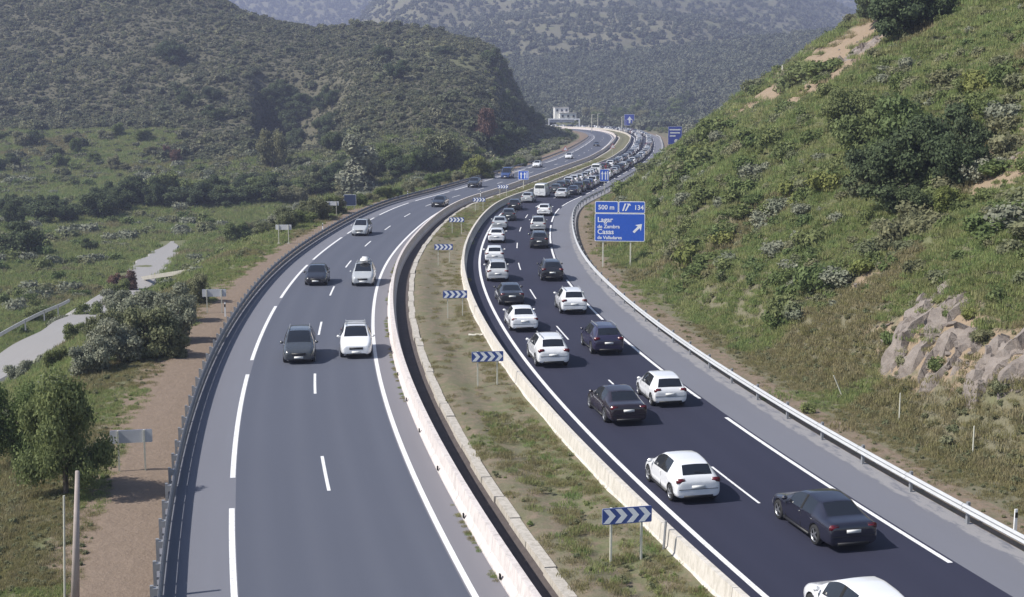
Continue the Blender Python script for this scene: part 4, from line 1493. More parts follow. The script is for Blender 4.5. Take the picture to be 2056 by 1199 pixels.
def lines_far(p, w, h):
    for k, (a, c) in enumerate(((-.4, .4), (-.36, .36), (-.38, .05))):
        z = h * (.32 - k * .17)
        stroke(p, 'lettering', [(a * w, z - h * .035), (c * w, z - h * .035), (c * w, z + h * .035), (a * w, z + h * .035)])
    n = 14
    stroke(p, 'roundel', [(w * .10 + h * .11 * math.cos(2 * math.pi * k / n), -h * .30 + h * .11 * math.sin(2 * math.pi * k / n)) for k in range(n)])
b = at(1352, 297, 0)
q = pos(s_at(1340, 297)[0], 8.2)
hb = zof(q[0] + 1.5, q[1])
post_sign('direction_sign', (q[0] + 1.5, q[1]), hb, 'blue direction sign with white lines and a white disc at the far bend', 28 * q[1] / F_PX, 36 * q[1] / F_PX, (CAM_H - 71 / F_PX * q[1]) - hb, M['sign_blue_far'], .1, lines_far, 'road sign', 'post_pale', (-1.2, 1.2), .16, .06)
# blue square sign on the far side of the road past the bend
ss = np.arange(SY(560), SY(640) + 160, 2.0)
pp = pos(ss, np.full(len(ss), 9.0))
i = np.argmin(np.abs(CX + pp[:, 0] / pp[:, 1] * F_PX - 1262))
q = pp[i]
hb = zof(q[0], q[1])
def ring_far(p, w, h):
    stroke(p, 'arrow', [(-w * .05, -h * .3), (w * .12, -h * .3), (w * .12, 0), (w * .28, 0), (w * .03, h * .32), (-w * .22, 0), (-w * .05, 0)])
post_sign('direction_sign', q, hb, 'blue square sign standing above the packed far bend', 20 * q[1] / F_PX, 22 * q[1] / F_PX, (CAM_H - 40 / F_PX * q[1]) - hb, M['sign_blue_far'], -.05, ring_far, 'road sign', 'post_pale', (-1.6, 1.6), .2, .10)

# warning triangles on posts
def triangle(base, z0, zc, size, rz, label):
    root = empty('warning_sign', (base[0], base[1], z0), rz, label, 'road sign')
    h = size * .866
    link('post', MB().box((0, .05, zc / 2), (.09, .09, zc)).mesh('post', M['post_pale']), root)
    t = lambda k: [(-size / 2 * k, -h / 3 * k), (size / 2 * k, -h / 3 * k), (0, h * 2 / 3 * k)]
    a = link('border', fixnorm(prism(t(1), -.015, .015).mesh('border', M['red_paint'])), root)
    a.location = (0, 0, zc)
    f = link('face', fixnorm(prism(t(.74), -.022, -.0155).mesh('face', M['sign_white'])), a)
for (px, py, lab) in ((1230, 312, 'white triangular sign on a post between the carriageways before the far bend'), (1135, 317, 'white triangular sign beside the small white car on the left carriageway')):
    b = at(px, py, 0)
    triangle(b, 0, 15 / F_PX * b[1] + .3, 1.5, .1, lab)

# gantry, lamp masts and the white house past the bend
ga, gb = at(1102, 258, 0), at(1163, 258, 0)
gy_m = (ga[1] + gb[1]) / 2
gw, gh = gb[0] - ga[0], CAM_H - 38.5 / F_PX * gy_m
gan = empty('sign_gantry', ((ga[0] + gb[0]) / 2, gy_m, 0), 0, 'pale portal gantry spanning the queue past the far bend', 'gantry')
for sx in (-1, 1):
    link('leg', MB().box((sx * gw / 2, 0, gh / 2 - .5), (.55, .55, gh + 1)).mesh('leg', M['sign_white']), gan)
link('beam', MB().box((0, 0, gh + .003), (gw + .5, .5, .55)).mesh('beam', M['sign_white']), gan)
link('sign_back', MB().box((-1, .40, gh - 1.0), (gw * .8, .2, 1.4)).mesh('sign_back', M['sign_back']), gan)
for k, (px, ya, yb, lab, wd) in enumerate(((1187, 229, 266, 'tall pale mast left of a pair past the far bend', .38), (1199, 227, 262, 'tall pale mast right of a pair past the far bend', .38), (1247, 233, 265, 'pale orange-tinted mast beside the blue square sign', .45))):
    b = at(px, yb - 2, 0)
    D = min(b[1], 690)
    x = (px - CX) / F_PX * D
    hgt = CAM_H - (ya - 200) / F_PX * D
    z0 = zof(x, D)
    o = link('mast', MB().tube((0, 0, -.5), (0, 0, hgt - z0), wd * .6, wd * .4, 10).box((.5, 0, hgt - z0 - .15), (1.4, .3, .2)).mesh('mast', M['post_pale']))
    o.location = (x, D, z0)
    tag(o, lab, 'mast')
Dh = 775.0
hx = lambda px: (px - CX) / F_PX * Dh
hz = lambda py: CAM_H - (py - 200) / F_PX * Dh
hs = empty('house', (hx(1133), Dh, 0), 0.12, 'white flat-fronted house standing above the gantry', 'house')
for nm, x0_, x1_, yt, yb_, dy in (('upper_wing', 1113, 1141, 216, 228, 3.0), ('lower_wing', 1121, 1154, 227, 244, -1.0)):
    xa, xb = hx(x0_) - hx(1133), hx(x1_) - hx(1133)
    zt, zb = hz(yt), hz(yb_) - 3
    wl_ = link('wall', MB().box(((xa + xb) / 2, dy, (zt + zb) / 2), (xb - xa, 6.0, zt - zb)).mesh('wall', M['house_wall']), hs)
    link('roof', MB().box(((xa + xb) / 2, dy, zt + .16), (xb - xa + .5, 6.5, .3)).mesh('roof', M['house_roof']), hs)
    for k in range(3):
        xx = xa + (xb - xa) * (k + .5) / 3
        wn_ = link('window', MB().box((xx, dy - 3.02, zt - 1.5), (1.1, .14, 1.2)).mesh('window', M['dark_glass']), hs)
        link('sill', MB().box((xx, dy - 3.12, zt - 2.17), (1.3, .24, .1)).mesh('sill', M['kerb']), wn_)

# delineators, stakes and other small things
def delineator(x, y, z, rz, label):
    root = empty('delineator_post', (x, y, z), rz, label, 'marker post', 'white delineator posts beside the carriageways')
    link('post', MB().box((0, 0, .45), (.12, .06, 1.1), 0, None, .8).mesh('post', M['white_plastic']), root)
    link('reflector', MB().box((0, -.034, .80), (.102, .02, .18)).mesh('reflector', M['black_plastic']), root)
for px, py, lab in ((461, 636, 'white delineator post by the left rail near a grey board back'), (2043, 1078, 'white delineator post behind the right rail at the edge of the picture'),
                    (635, 466, 'white delineator post by the left rail beyond the second board back'), (796, 396, 'white delineator post by the left rail below the yellow-green bush'),
                    (936, 400, 'white delineator post on the left barrier beside the black saloon')):
    s, o = s_at(px, py, .0)
    if px == 936:
        p = pos(s, -10.2)
        delineator(p[0], p[1], .25, head(s), lab)
    else:
        o = 6.9 if o > 0 else -21.9
        p = pos(s, o)
        delineator(p[0], p[1], -.02, head(s), lab)

def stake(px, py, h_px, lab, lean=(0, 0), r=.035, mat='post_pale', name='thin_stake', cat='stake'):
    h = hit(px, py)
    L = h_px * h[1] / F_PX
    o = link(name, MB().tube((0, 0, -.3), (lean[0] * L, lean[1] * L, L), r, r * .8, 8).mesh(name, M[mat]))
    o.location = h
    return tag(o, lab, cat)
stake(1805, 852, 66, 'thin upright pale stake in the grass below the rock outcrop')
stake(1953, 914, 62, 'thin upright pale stake in the grass, rightmost of two')
stake(1698, 800, 48, 'thin leaning pale stick in the grass below the rocks', (-.55, 0))
stake(1570, 172, 40, 'thin pale pole on the skyline of the right slope', (0, 0), .12, 'post_pale', 'pole', 'pole')
pm = at(1331, 1106, .15)
o = link('marker_stub', MB().tube((0, 0, -.3), (.08, 0, 1.0), .045, .04, 8).mesh('marker_stub', M['steel_dull']))
o.location = (pm[0], pm[1], .15)
tag(o, 'short bent metal post beside the nearest chevron board', 'post')
# tall weathered pole at the bottom left corner
pb = at(150, 1250, -.5)
zb = zof(pb[0], pb[1])
sc_p = pb[1] / F_PX
HP = (1250 - 985) * sc_p * 1.04 + .2
tp = at(168, 985, -1.2)
o = link('wooden_pole', MB().tube((0, 0, -.5), (18 * sc_p, .15, HP), .135, .06, 12).mesh('wooden_pole', M['wood'], True))
o.location = (pb[0], pb[1], zb)
tag(o, 'tapering weathered grey pole rising at the lower left corner', 'pole')
o = link('thin_stake', MB().tube((0, 0, -.4), (.12, .1, 3.3), .035, .03, 8).mesh('thin_stake', M['post_pale']))
o.location = (pb[0] - .28, pb[1], zb)
tag(o, 'thin pale rod standing against the weathered grey pole', 'stake')
for (px, py, w, lab) in ((955, 677, .55, 'flat pale piece of litter on the median soil'), (380, 751, .6, 'flat pale piece of litter on the bare red soil by the left rail'), (967, 731, .3, 'small pale scrap under the second chevron board')):
    b = at(px, py, .1)
    bm = bmesh.new()
    bmesh.ops.create_grid(bm, x_segments=6, y_segments=4, size=.5)
    for v in bm.verts:
        v.co = Vector((v.co.x * w * 1.6, v.co.y * w * .8, random.uniform(0, .07)))
    bmesh.ops.solidify(bm, geom=bm.faces[:], thickness=.02)
    me = bpy.data.meshes.new('litter')
    bm.to_mesh(me)
    bm.free()
    me.materials.append(M['debris'])
    o = link('litter', me)
    o.location = (b[0], b[1], .24 if px > 900 else zof(b[0], b[1]) + .06)
    tag(o, lab, 'litter')

# ------------------------------------------------------------------ rocks
def boulder(name, seed, flat=.75):
    bm = bmesh.new()
    bmesh.ops.create_icosphere(bm, subdivisions=3, radius=1)
    r = np.random.default_rng(seed)
    planes = [(Vector(r.normal(size=3)).normalized(), r.uniform(.5, .9)) for _ in range(22)]
    for v in bm.verts:
        d = v.co.normalized()
        k = min([1.1] + [q / max(d.dot(n_), 1e-3) for n_, q in planes if d.dot(n_) > .05])
        v.co = d * k
        v.co.z *= flat
    me = bpy.data.meshes.new(name)
    bm.to_mesh(me)
    bm.free()
    me.materials.append(M['rock'])
    return me
ROCKS = [boulder('rock', k) for k in range(8)]
def rock_face(px, py, w, h_, seed, hmax):
    """blocks of bedrock: every cell of the patch is a tilted facet at its own height, standing out along the slope's normal"""
    c = hit(px, py)
    r = np.random.default_rng(seed)
    X, Y = np.meshgrid(np.linspace(-w / 2, w / 2, int(w / .13)), np.linspace(-h_ / 2, h_ / 2, int(h_ / .13)))
    X = X + .05 * r.normal(size=X.shape)
    Y = Y + .05 * r.normal(size=X.shape)
    n = int(w * h_ * 2.1)
    sx, sy = r.uniform(-w / 2, w / 2, n), r.uniform(-h_ / 2, h_ / 2, n)
    u, v = X * .8 + Y * .5, (-X * .5 + Y * .8) * 1.7               # cells stretched along the bedding
    su, sv = sx * .8 + sy * .5, (-sx * .5 + sy * .8) * 1.7
    d2 = (u[..., None] - su) ** 2 + (v[..., None] - sv) ** 2
    k = d2.argmin(-1)
    hh = r.uniform(-.25, 1, n)[k] * hmax + r.normal(size=n)[k] * .28 * (X - sx[k]) + r.normal(size=n)[k] * .28 * (Y - sy[k])
    edge = 1 - np.sqrt((X / (w / 2)) ** 2 + (Y / (h_ / 2)) ** 2) + .55 * fbm(X / 1.6 + seed, Y / 1.6, 3, 3)
    hh = np.where(edge > 0, hh * smooth(0, .35, edge) , -.5) - .12
    GXx, GYy = c[0] + X, c[1] + Y
    Z = zground(GXx, GYy)[0].reshape(X.shape)
    nx, ny, nz_ = -.58, -.12, .80
    vs = np.stack([GXx + nx * hh, GYy + ny * hh, Z + nz_ * hh], -1) - c
    R_, C_ = X.shape
    i = np.arange(R_ * C_).reshape(R_, C_)
    f = np.stack([i[:-1, :-1].ravel(), i[:-1, 1:].ravel(), i[1:, 1:].ravel(), i[1:, :-1].ravel()], 1)
    ok = (hh.ravel()[f] > -.45).any(1)
    return c, mesh_of('rock_face', vs.reshape(-1, 3), f[ok], M['rock'])
def outcrop(label, spots, jitter, n, rmin, rmax, face=None):
    c = np.array([hit(*p[:2]) for p in spots])
    o0 = c.mean(0)
    root = empty('rock_outcrop', o0, 0, label, 'rock outcrop')
    r = random.Random(len(spots) * 7 + n)
    for k, fc in enumerate(face or []):
        cc, me = rock_face(*fc)
        ob = link('rock_face', me, root)
        ob.location = Vector(cc - o0)
    for k in range(n):
        px, py = spots[k % len(spots)]
        h = hit(px + r.uniform(-jitter, jitter), py + r.uniform(-jitter, jitter) * .7)
        if h is None:
            continue
        ob = link('rock', r.choice(ROCKS), root)
        ob.location = Vector(h - o0) + Vector((0, 0, -.08))
        sc_ = r.uniform(rmin, rmax) * r.uniform(.5, 1.0)
        ob.scale = (sc_ * r.uniform(.8, 1.4), sc_ * r.uniform(.6, 1.0), sc_ * r.uniform(.45, .9))
        ob.rotation_euler = (r.uniform(-.4, .4), r.uniform(-.7, .1), r.uniform(0, 6.3))
outcrop('grey jagged rock outcrop breaking through the lower right slope', [(1815, 650), (1850, 640), (1880, 655), (1905, 690), (1870, 690), (1830, 700), (1935, 705), (1890, 725), (1860, 610), (1880, 590), (1920, 730), (1800, 670), (1845, 665)], 38, 60, .2, .6, [(1862, 655, 4.6, 5.4, 3, .62), (1915, 708, 3.4, 3.4, 8, .75), (1880, 592, 2.2, 2.4, 21, .45)])
outcrop('purplish grey rock face at the right edge below the scrub', [(2010, 720), (2040, 700), (2060, 740), (2030, 760), (2070, 690), (2000, 745)], 30, 26, .2, .6, [(2035, 720, 4.2, 4.2, 5, .65)])
outcrop('few pale stones showing above the main outcrop', [(1765, 555), (1740, 575), (1700, 600), (1890, 575), (1720, 560)], 12, 11, .25, .6)
outcrop('pale broken stones on the orange earth scar near the top right tree', [(1700, 110), (1740, 95), (1780, 80), (1665, 130), (1795, 84), (1720, 125), (1775, 62)], 18, 30, .3, .9, [(1735, 100, 9.0, 5.5, 12, .7)])
outcrop('rocks beside the reddish patch at the right edge high on the slope', [(2030, 315), (2050, 300), (2010, 335)], 10, 9, .3, .7)

# ------------------------------------------------------------------ vegetation
def leaf_mesh(name, lobes, n, leaf, mat, seed, shell=.45, up=0.25, core=.62, stretch=1.0):
    """leaf clumps spread through the crown's volume round a rough inner core; unit-sized"""
    r = np.random.default_rng(seed)
    w = np.array([l[1][0] * l[1][1] * l[1][2] for l in lobes]) ** .667
    pick = r.choice(len(lobes), n, p=w / w.sum())
    c = np.array([l[0] for l in lobes])[pick]
    rad = np.array([l[1] for l in lobes])[pick]
    d = r.normal(size=(n, 3))
    d /= np.linalg.norm(d, axis=1)[:, None]
    q = (shell + (1 - shell) * r.random(n) ** .6) * (1 + .10 * r.normal(size=n))
    p = c + d * rad * q[:, None]
    nn = d + r.normal(size=(n, 3)) * .65 + np.array([0, 0, up])
    nn /= np.linalg.norm(nn, axis=1)[:, None]
    a = np.cross(nn, r.normal(size=(n, 3)))
    a /= np.linalg.norm(a, axis=1)[:, None]
    b = np.cross(nn, a)
    sz = leaf * (.55 + .9 * r.random(n))[:, None]
    v = np.stack([p - a * sz - b * sz * stretch, p + a * sz * .8 - b * sz * .5 * stretch, p + a * sz * .6 + b * sz * stretch, p - a * sz * .7 + b * sz * .6 * stretch], 1)
    v[:, 0] += nn * sz * .25
    v[:, 2] -= nn * sz * .25
    vv, ff = [v.reshape(-1, 3)], [np.arange(4 * n).reshape(n, 4)]
    off = 4 * n
    verts = list(map(tuple, vv[0]))
    faces = list(map(tuple, ff[0]))
    if core:
        bm = bmesh.new()
        bmesh.ops.create_icosphere(bm, subdivisions=2, radius=1)
        base = [tuple(x.co) for x in bm.verts]
        tri = [tuple(x.index for x in f.verts) for f in bm.faces]
        bm.free()
        for cc, rr in lobes:
            k = len(verts)
            jit = r.uniform(.78, 1.12, len(base))
            verts += [(cc[0] + x * rr[0] * core * j, cc[1] + y * rr[1] * core * j, cc[2] + z * rr[2] * core * j) for (x, y, z), j in zip(base, jit)]
            faces += [tuple(i + k for i in t) for t in tri]
    return mesh_of(name, verts, faces, mat)

def lobes_round(seed, n=5, flat=.8, spread=.45):
    r = np.random.default_rng(seed)
    L = [((0, 0, flat * .62), (.72, .72, flat * .62))]
    for k in range(n):
        a = 2 * math.pi * (k + r.random() * .7) / n
        q = r.uniform(.38, .56)
        L.append(((math.cos(a) * spread * r.uniform(.8, 1.2), math.sin(a) * spread * r.uniform(.8, 1.2), flat * r.uniform(.3, .95)), (q, q, q * flat)))
    return L
def lobes_crown(seed):
    r = np.random.default_rng(seed)
    L = [((0, 0, .62), (.55, .55, .5))]
    for k in range(15):
        a = r.uniform(0, 6.28)
        z = r.uniform(.18, 1.18)
        q = r.uniform(.20, .40)
        d = r.uniform(.45, .85) * math.sqrt(max(.15, 1 - ((z - .55) / .8) ** 2))
        L.append(((math.cos(a) * d, math.sin(a) * d, z), (q * r.uniform(.9, 1.3), q * r.uniform(.9, 1.3), q * r.uniform(.65, 1.0))))
    return L
def lobes_tall(seed, h=2.2):
    r = np.random.default_rng(seed)
    return [((r.uniform(-.2, .2), r.uniform(-.2, .2), h * (.15 + .2 * k)), (.62 - .07 * k * r.uniform(.7, 1.2), .6 - .07 * k, h * .19)) for k in range(5)]

BUSH = {}
for mname, n_, lf in (('leaf_green', 1100, .07), ('leaf_olive', 1100, .066), ('leaf_grey', 1100, .064), ('leaf_yellow', 1100, .062), ('leaf_dark', 1100, .07), ('leaf_red', 700, .07)):
    BUSH[mname] = [leaf_mesh('shrub', lobes_round(k * 5 + len(mname), 5 + k % 3, .8 + .12 * k), n_, lf, M[mname], 31 + k) for k in range(3)]
CROWN = {}
for mname in ('leaf_green', 'leaf_dark', 'leaf_olive', 'leaf_grey', 'leaf_red', 'leaf_yellow'):
    CROWN[mname] = [leaf_mesh('crown', lobes_crown(91 + k * 7 + len(mname)), 7600, .034, M[mname], 57 + k, .35, .25, .5) for k in range(2)]
TALL = {m_: [leaf_mesh('crown', lobes_tall(5 + k), 2600, .045, M[m_], 77 + k, .45, .2, .55, 1.5) for k in range(2)] for m_ in ('leaf_grey', 'leaf_green')}

def trunk_mesh(seed):
    r = random.Random(seed)
    mb = MB()
    mb.tube((0, 0, -.3), (.02, 0, .5), .075, .055, 8)
    mb.tube((.02, 0, .5), (.0, .03, 1.1), .055, .025, 8)
    for k in range(5):
        a = r.uniform(0, 6.28)
        z = r.uniform(.3, .7)
        mb.tube((.01, 0, z), (.5 * math.cos(a), .5 * math.sin(a), z + r.uniform(.25, .5)), .03, .012, 6)
    return mb.mesh('trunk', M['bark'], True)
TRUNKS = [trunk_mesh(k) for k in range(3)]
_c = [0]
def shrub_at(x, y, z, w, h, leaf, label, group=None, name='shrub', cat='shrub'):
    _c[0] += 1
    me = BUSH[leaf][_c[0] % 3]
    o = link(name, me)
    o.location = (x, y, z - .12 * h)
    o.rotation_euler = (0, 0, random.uniform(0, 6.28))
    o.scale = (w / 2 * random.uniform(.9, 1.1), w / 2 * random.uniform(.9, 1.1), h / 1.5)
    return tag(o, label, cat, group)
def tree_at(x, y, z, w, h, leaf, label, group=None, name='tree', tall=False, lift=.12):
    _c[0] += 1
    root = empty(name, (x, y, z), random.uniform(0, 6.28), label, 'tree', group)
    t = link('trunk', TRUNKS[_c[0] % 3], root)
    t.scale = (w * .42, w * .42, h * .62)
    me = (TALL if tall else CROWN)[leaf][_c[0] % 2]
    c = link('crown', me, root)
    if tall:
        c.scale = (w / 1.3, w / 1.3, h / 2.35)
    else:
        c.location = (0, 0, h * lift)
        c.scale = (w / 2.1, w / 2.1, h * (1 - lift) / 1.42)
    return root
def px_plant(fn, px, py, w, h, leaf, label, **k):
    p = hit(px, py)
    sc_ = p[1] / F_PX
    return fn(p[0], p[1] + w * sc_ * .2, p[2], w * sc_, h * sc_, leaf, label, **k)

# trees one can tell apart
CROWN['leaf_fine'] = [leaf_mesh('crown', lobes_crown(140 + k), 19000, .0185, M['leaf_green'], 150 + k, .3, .25, .42) for k in range(2)]
px_plant(tree_at, 118, 1005, 222, 275, 'leaf_fine', 'large leafy green tree at the lower left casting shadow on the bare soil', lift=.04)
px_plant(tree_at, 20, 950, 150, 190, 'leaf_fine', 'olive green tree half cut by the left edge behind the large leafy tree', lift=.04)
px_plant(tree_at, 718, 398, 86, 118, 'leaf_grey', 'tall pale silvery tree beyond the square board', tall=True, lift=.05)
px_plant(tree_at, 958, 362, 66, 46, 'leaf_yellow', 'round yellow-green tree beside the left carriageway where it straightens', lift=.02)
px_plant(tree_at, 882, 352, 105, 88, 'leaf_olive', 'broad olive oak at the foot of the spur')
px_plant(tree_at, 545, 342, 62, 84, 'leaf_olive', 'lone tan-green oak left of the dark hollow')
px_plant(tree_at, 972, 290, 62, 80, 'leaf_red', 'reddish brown bare-looking tree on the end of the spur', lift=.15)
px_plant(tree_at, 333, 320, 22, 30, 'leaf_red', 'small russet tree on the left, upper of two beside the green clearing')
px_plant(tree_at, 354, 330, 24, 34, 'leaf_red', 'small russet tree on the left, lower of two beside the green clearing')
px_plant(tree_at, 345, 132, 66, 54, 'leaf_dark', 'dark round tree high on the left hillside')
px_plant(tree_at, 800, 162, 60, 42, 'leaf_dark', 'dark flat-topped tree near the spur crest above the reddish rock')
px_plant(tree_at, 768, 122, 42, 34, 'leaf_dark', 'dark small tree on the spur crest left of the green slope')
px_plant(tree_at, 990, 138, 48, 42, 'leaf_dark', 'dark tree at the right end of the spur crest')
px_plant(tree_at, 888, 112, 42, 22, 'leaf_dark', 'low dark tree on the spur crest')
for px, py, w, h, lab in ((380, 218, 50, 36, 'upper left'), (425, 206, 44, 34, 'upper right'), (428, 246, 56, 36, 'lower right'), (362, 196, 30, 24, 'topmost')):
    px_plant(tree_at, px, py, w, h, 'leaf_dark', 'dark shrubby tree, %s of a loose group on the left hillside' % lab, group='dark tree group on the left hillside')
r_ = random.Random(9)
for k in range(20):
    px, py = r_.uniform(-5, 330), r_.uniform(272, 372)
    px_plant(tree_at, px, py, r_.uniform(24, 50), r_.uniform(18, 36), r_.choice(['leaf_green', 'leaf_dark', 'leaf_olive']), 'small spreading tree dotted over the bright green clearing on the left', group='trees dotted over the green clearing', lift=.1)
# dark hollow full of trees on the spur
r_ = random.Random(4)
for k in range(26):
    px = 530 + 150 * r_.random()
    py = 200 + 110 * r_.random() + (px - 600) * .12
    px_plant(tree_at, px, py, r_.uniform(36, 56), r_.uniform(34, 52), 'leaf_dark', 'dark evergreen tree packed into the shaded hollow of the spur', group='dark evergreens in the hollow of the spur')
# riverside wood at the foot of the left hill
for k in range(34):
    t = k / 33
    px = -10 + 720 * t + r_.uniform(-14, 14)
    py = 432 - 34 * t + r_.uniform(-14, 12) + (18 if px < 220 else 0)
    near_ = px < 240
    px_plant(tree_at, px, py, r_.uniform(48, 92), r_.uniform(38, 70), r_.choice(['leaf_dark', 'leaf_dark', 'leaf_dark', 'leaf_green', 'leaf_olive']) if not near_ else 'leaf_dark', 'dense dark %s tree in the riverside wood %s' % ('bushy' if near_ else 'leafy', 'at the left edge' if near_ else 'below the hillside'), group='trees of the riverside wood')
px_plant(tree_at, 30, 520, 105, 76, 'leaf_dark', 'blue-green dark tree standing alone at the left edge of the valley', lift=.02)
px_plant(tree_at, 245, 592, 62, 50, 'leaf_red', 'purplish brown round bush beside the old concrete road', lift=.02)
px_plant(tree_at, 176, 508, 38, 30, 'leaf_dark', 'small dark bush in the green meadow above the old road', lift=.02)
# pale bushes between old road and rail
for k, (px, py, w, h) in enumerate(((300, 720, 130, 110), (235, 735, 120, 100), (350, 690, 90, 100), (205, 700, 90, 80), (280, 660, 110, 80), (345, 650, 90, 85), (395, 610, 60, 62), (240, 640, 80, 60), (180, 760, 100, 90), (350, 730, 70, 60))):
    px_plant(tree_at, px, py, w, h, 'leaf_grey' if k % 3 else 'leaf_olive', 'pale grey-green oleander-like bush beside the left rail, %s' % ('in front', 'left of the middle', 'by the grey board back', 'near the old guard rail', 'in the centre', 'behind the grey board back', 'small and nearest the soil', 'under the purplish bush', 'lowest by the leafy tree', 'low at the soil edge')[k], group='pale bushes between old road and left rail', name='bush', lift=.0)
for k, (px, py, w, h) in enumerate(((175, 668, 70, 60), (215, 640, 66, 60), (150, 690, 56, 44), (238, 606, 60, 46), (120, 668, 60, 36), (70, 650, 70, 34), (110, 740, 60, 44), (40, 770, 70, 48))):
    px_plant(tree_at, px, py, w, h, 'leaf_grey' if k % 3 == 1 else 'leaf_green', 'light green scrub spilling over the old road, %s' % ('at its hidden middle', 'behind the purplish bush', 'by its near bend', 'next to the far bend', 'behind the low rail', 'far behind the low rail', 'on its near edge', 'at the picture edge')[k], group='scrub spilling over the old road', name='bush', lift=.0)
for k in range(16):
    t = k / 15
    px = 500 + 215 * t
    py = 500 - 78 * t + r_.uniform(-14, 4)
    px_plant(tree_at, px - 26, py, r_.uniform(34, 62), r_.uniform(30, 52), r_.choice(['leaf_grey', 'leaf_olive', 'leaf_olive', 'leaf_green']), 'pale bushy sapling along the outside of the left guard rail', group='saplings outside the left guard rail', name='sapling', lift=.0)
for k in range(15):
    px = 720 + 350 * k / 14
    py = 418 - (px - 720) * .232 + r_.uniform(-9, -3)
    px_plant(tree_at, px, py, r_.uniform(28, 46), r_.uniform(18, 32), r_.choice(['leaf_olive', 'leaf_green', 'leaf_green', 'leaf_grey']), 'bush lining the left carriageway below the spur', group='bushes lining the left carriageway', name='bush', lift=.0)
for k in range(18):
    px = 640 + 400 * k / 17
    py = 385 - (px - 640) * .19 + r_.uniform(-16, 8)
    if 930 < px < 985:
        continue
    px_plant(tree_at, px, py, r_.uniform(44, 74), r_.uniform(36, 62), r_.choice(['leaf_dark', 'leaf_dark', 'leaf_green', 'leaf_olive']), 'dark tree at the foot of the spur behind the roadside bushes', group='trees at the foot of the spur', name='tree')
for k in range(14):
    px = 1010 + 75 * k / 13
    py = 215 + (px - 1010) * .62 + r_.uniform(-8, 10)
    h = hit(px, py)
    if h is not None:
        px_plant(tree_at, px, py, r_.uniform(20, 34), r_.uniform(18, 34), r_.choice(['leaf_dark', 'leaf_olive', 'leaf_green']), 'small tree on the steep right end of the spur', group='trees on the steep end of the spur')
# right slope: the dark evergreen clump and the tree at the top
for k, (px, py, w, h, lf) in enumerate(((1745, 330, 150, 120, 'leaf_green'), (1820, 318, 165, 130, 'leaf_green'), (1900, 325, 150, 120, 'leaf_dark'), (1770, 390, 160, 120, 'leaf_dark'), (1850, 392, 180, 140, 'leaf_dark'),
                                        (1925, 380, 130, 120, 'leaf_dark'), (1800, 436, 160, 100, 'leaf_dark'), (1715, 268, 120, 92, 'leaf_green'), (1952, 332, 100, 100, 'leaf_dark'), (1850, 440, 90, 70, 'leaf_dark'))):
    px_plant(tree_at, px, py, w, h, lf, ('bright topped' if lf == 'leaf_green' else 'deep green') + ' evergreen in the big dark clump on the right slope', group='big dark evergreen clump on the right slope', name='evergreen_tree', lift=.02)
px_plant(tree_at, 1905, 432, 74, 62, 'leaf_yellow', 'light yellow-green bush at the right foot of the big dark clump', name='bush', lift=.0)
for k, (px, py, w, h) in enumerate(((1820, 80, 150, 118), (1770, 48, 110, 90), (1880, 50, 100, 86))):
    px_plant(tree_at, px, py, w, h, 'leaf_dark', 'dark crown at the top right above the orange earth scar, %s of three' % ('middle', 'left', 'right')[k], group='dark trees above the orange earth scar', lift=.05)
# trees past the bend
for k in range(40):
    px = 1085 + 300 * r_.random()
    D = r_.uniform(705, 790) + (0 if px > 1180 else 25)
    x = (px - CX) / F_PX * D
    S_, O_ = frenet([x], [D])
    if abs(O_[0]) < 26 or (1090 < px < 1176):
        continue
    tree_at(x, D, zof(x, D), r_.uniform(6, 12), r_.uniform(5, 9.5), r_.choice(['leaf_dark', 'leaf_green', 'leaf_dark', 'leaf_olive']), 'small dark tree in the belt behind the far bend', group='tree belt behind the far bend')
for k, (px, py, w, lf, lab) in enumerate(((1838, 622, 40, 'leaf_olive', 'olive bush rooted in the left flank of the rock outcrop'), (1900, 640, 34, 'leaf_green', 'small green bush on top of the rock outcrop'), (1880, 742, 46, 'leaf_green', 'green bush under the foot of the rock outcrop'),
                                      (1815, 735, 44, 'leaf_olive', 'olive bush at the lower left foot of the rock outcrop'), (1970, 690, 50, 'leaf_olive', 'olive bush between the rock outcrop and the purplish rock face'), (1945, 640, 36, 'leaf_yellow', 'yellow-green bush above the right end of the rock outcrop'),
                                      (1790, 690, 52, 'leaf_green', 'bright green bush just left of the rock outcrop'), (2010, 790, 52, 'leaf_olive', 'olive bush under the purplish rock face'))):
    h = hit(px, py)
    w = w * h[1] / F_PX
    shrub_at(h[0], h[1], h[2], w, w * .8, lf, lab)
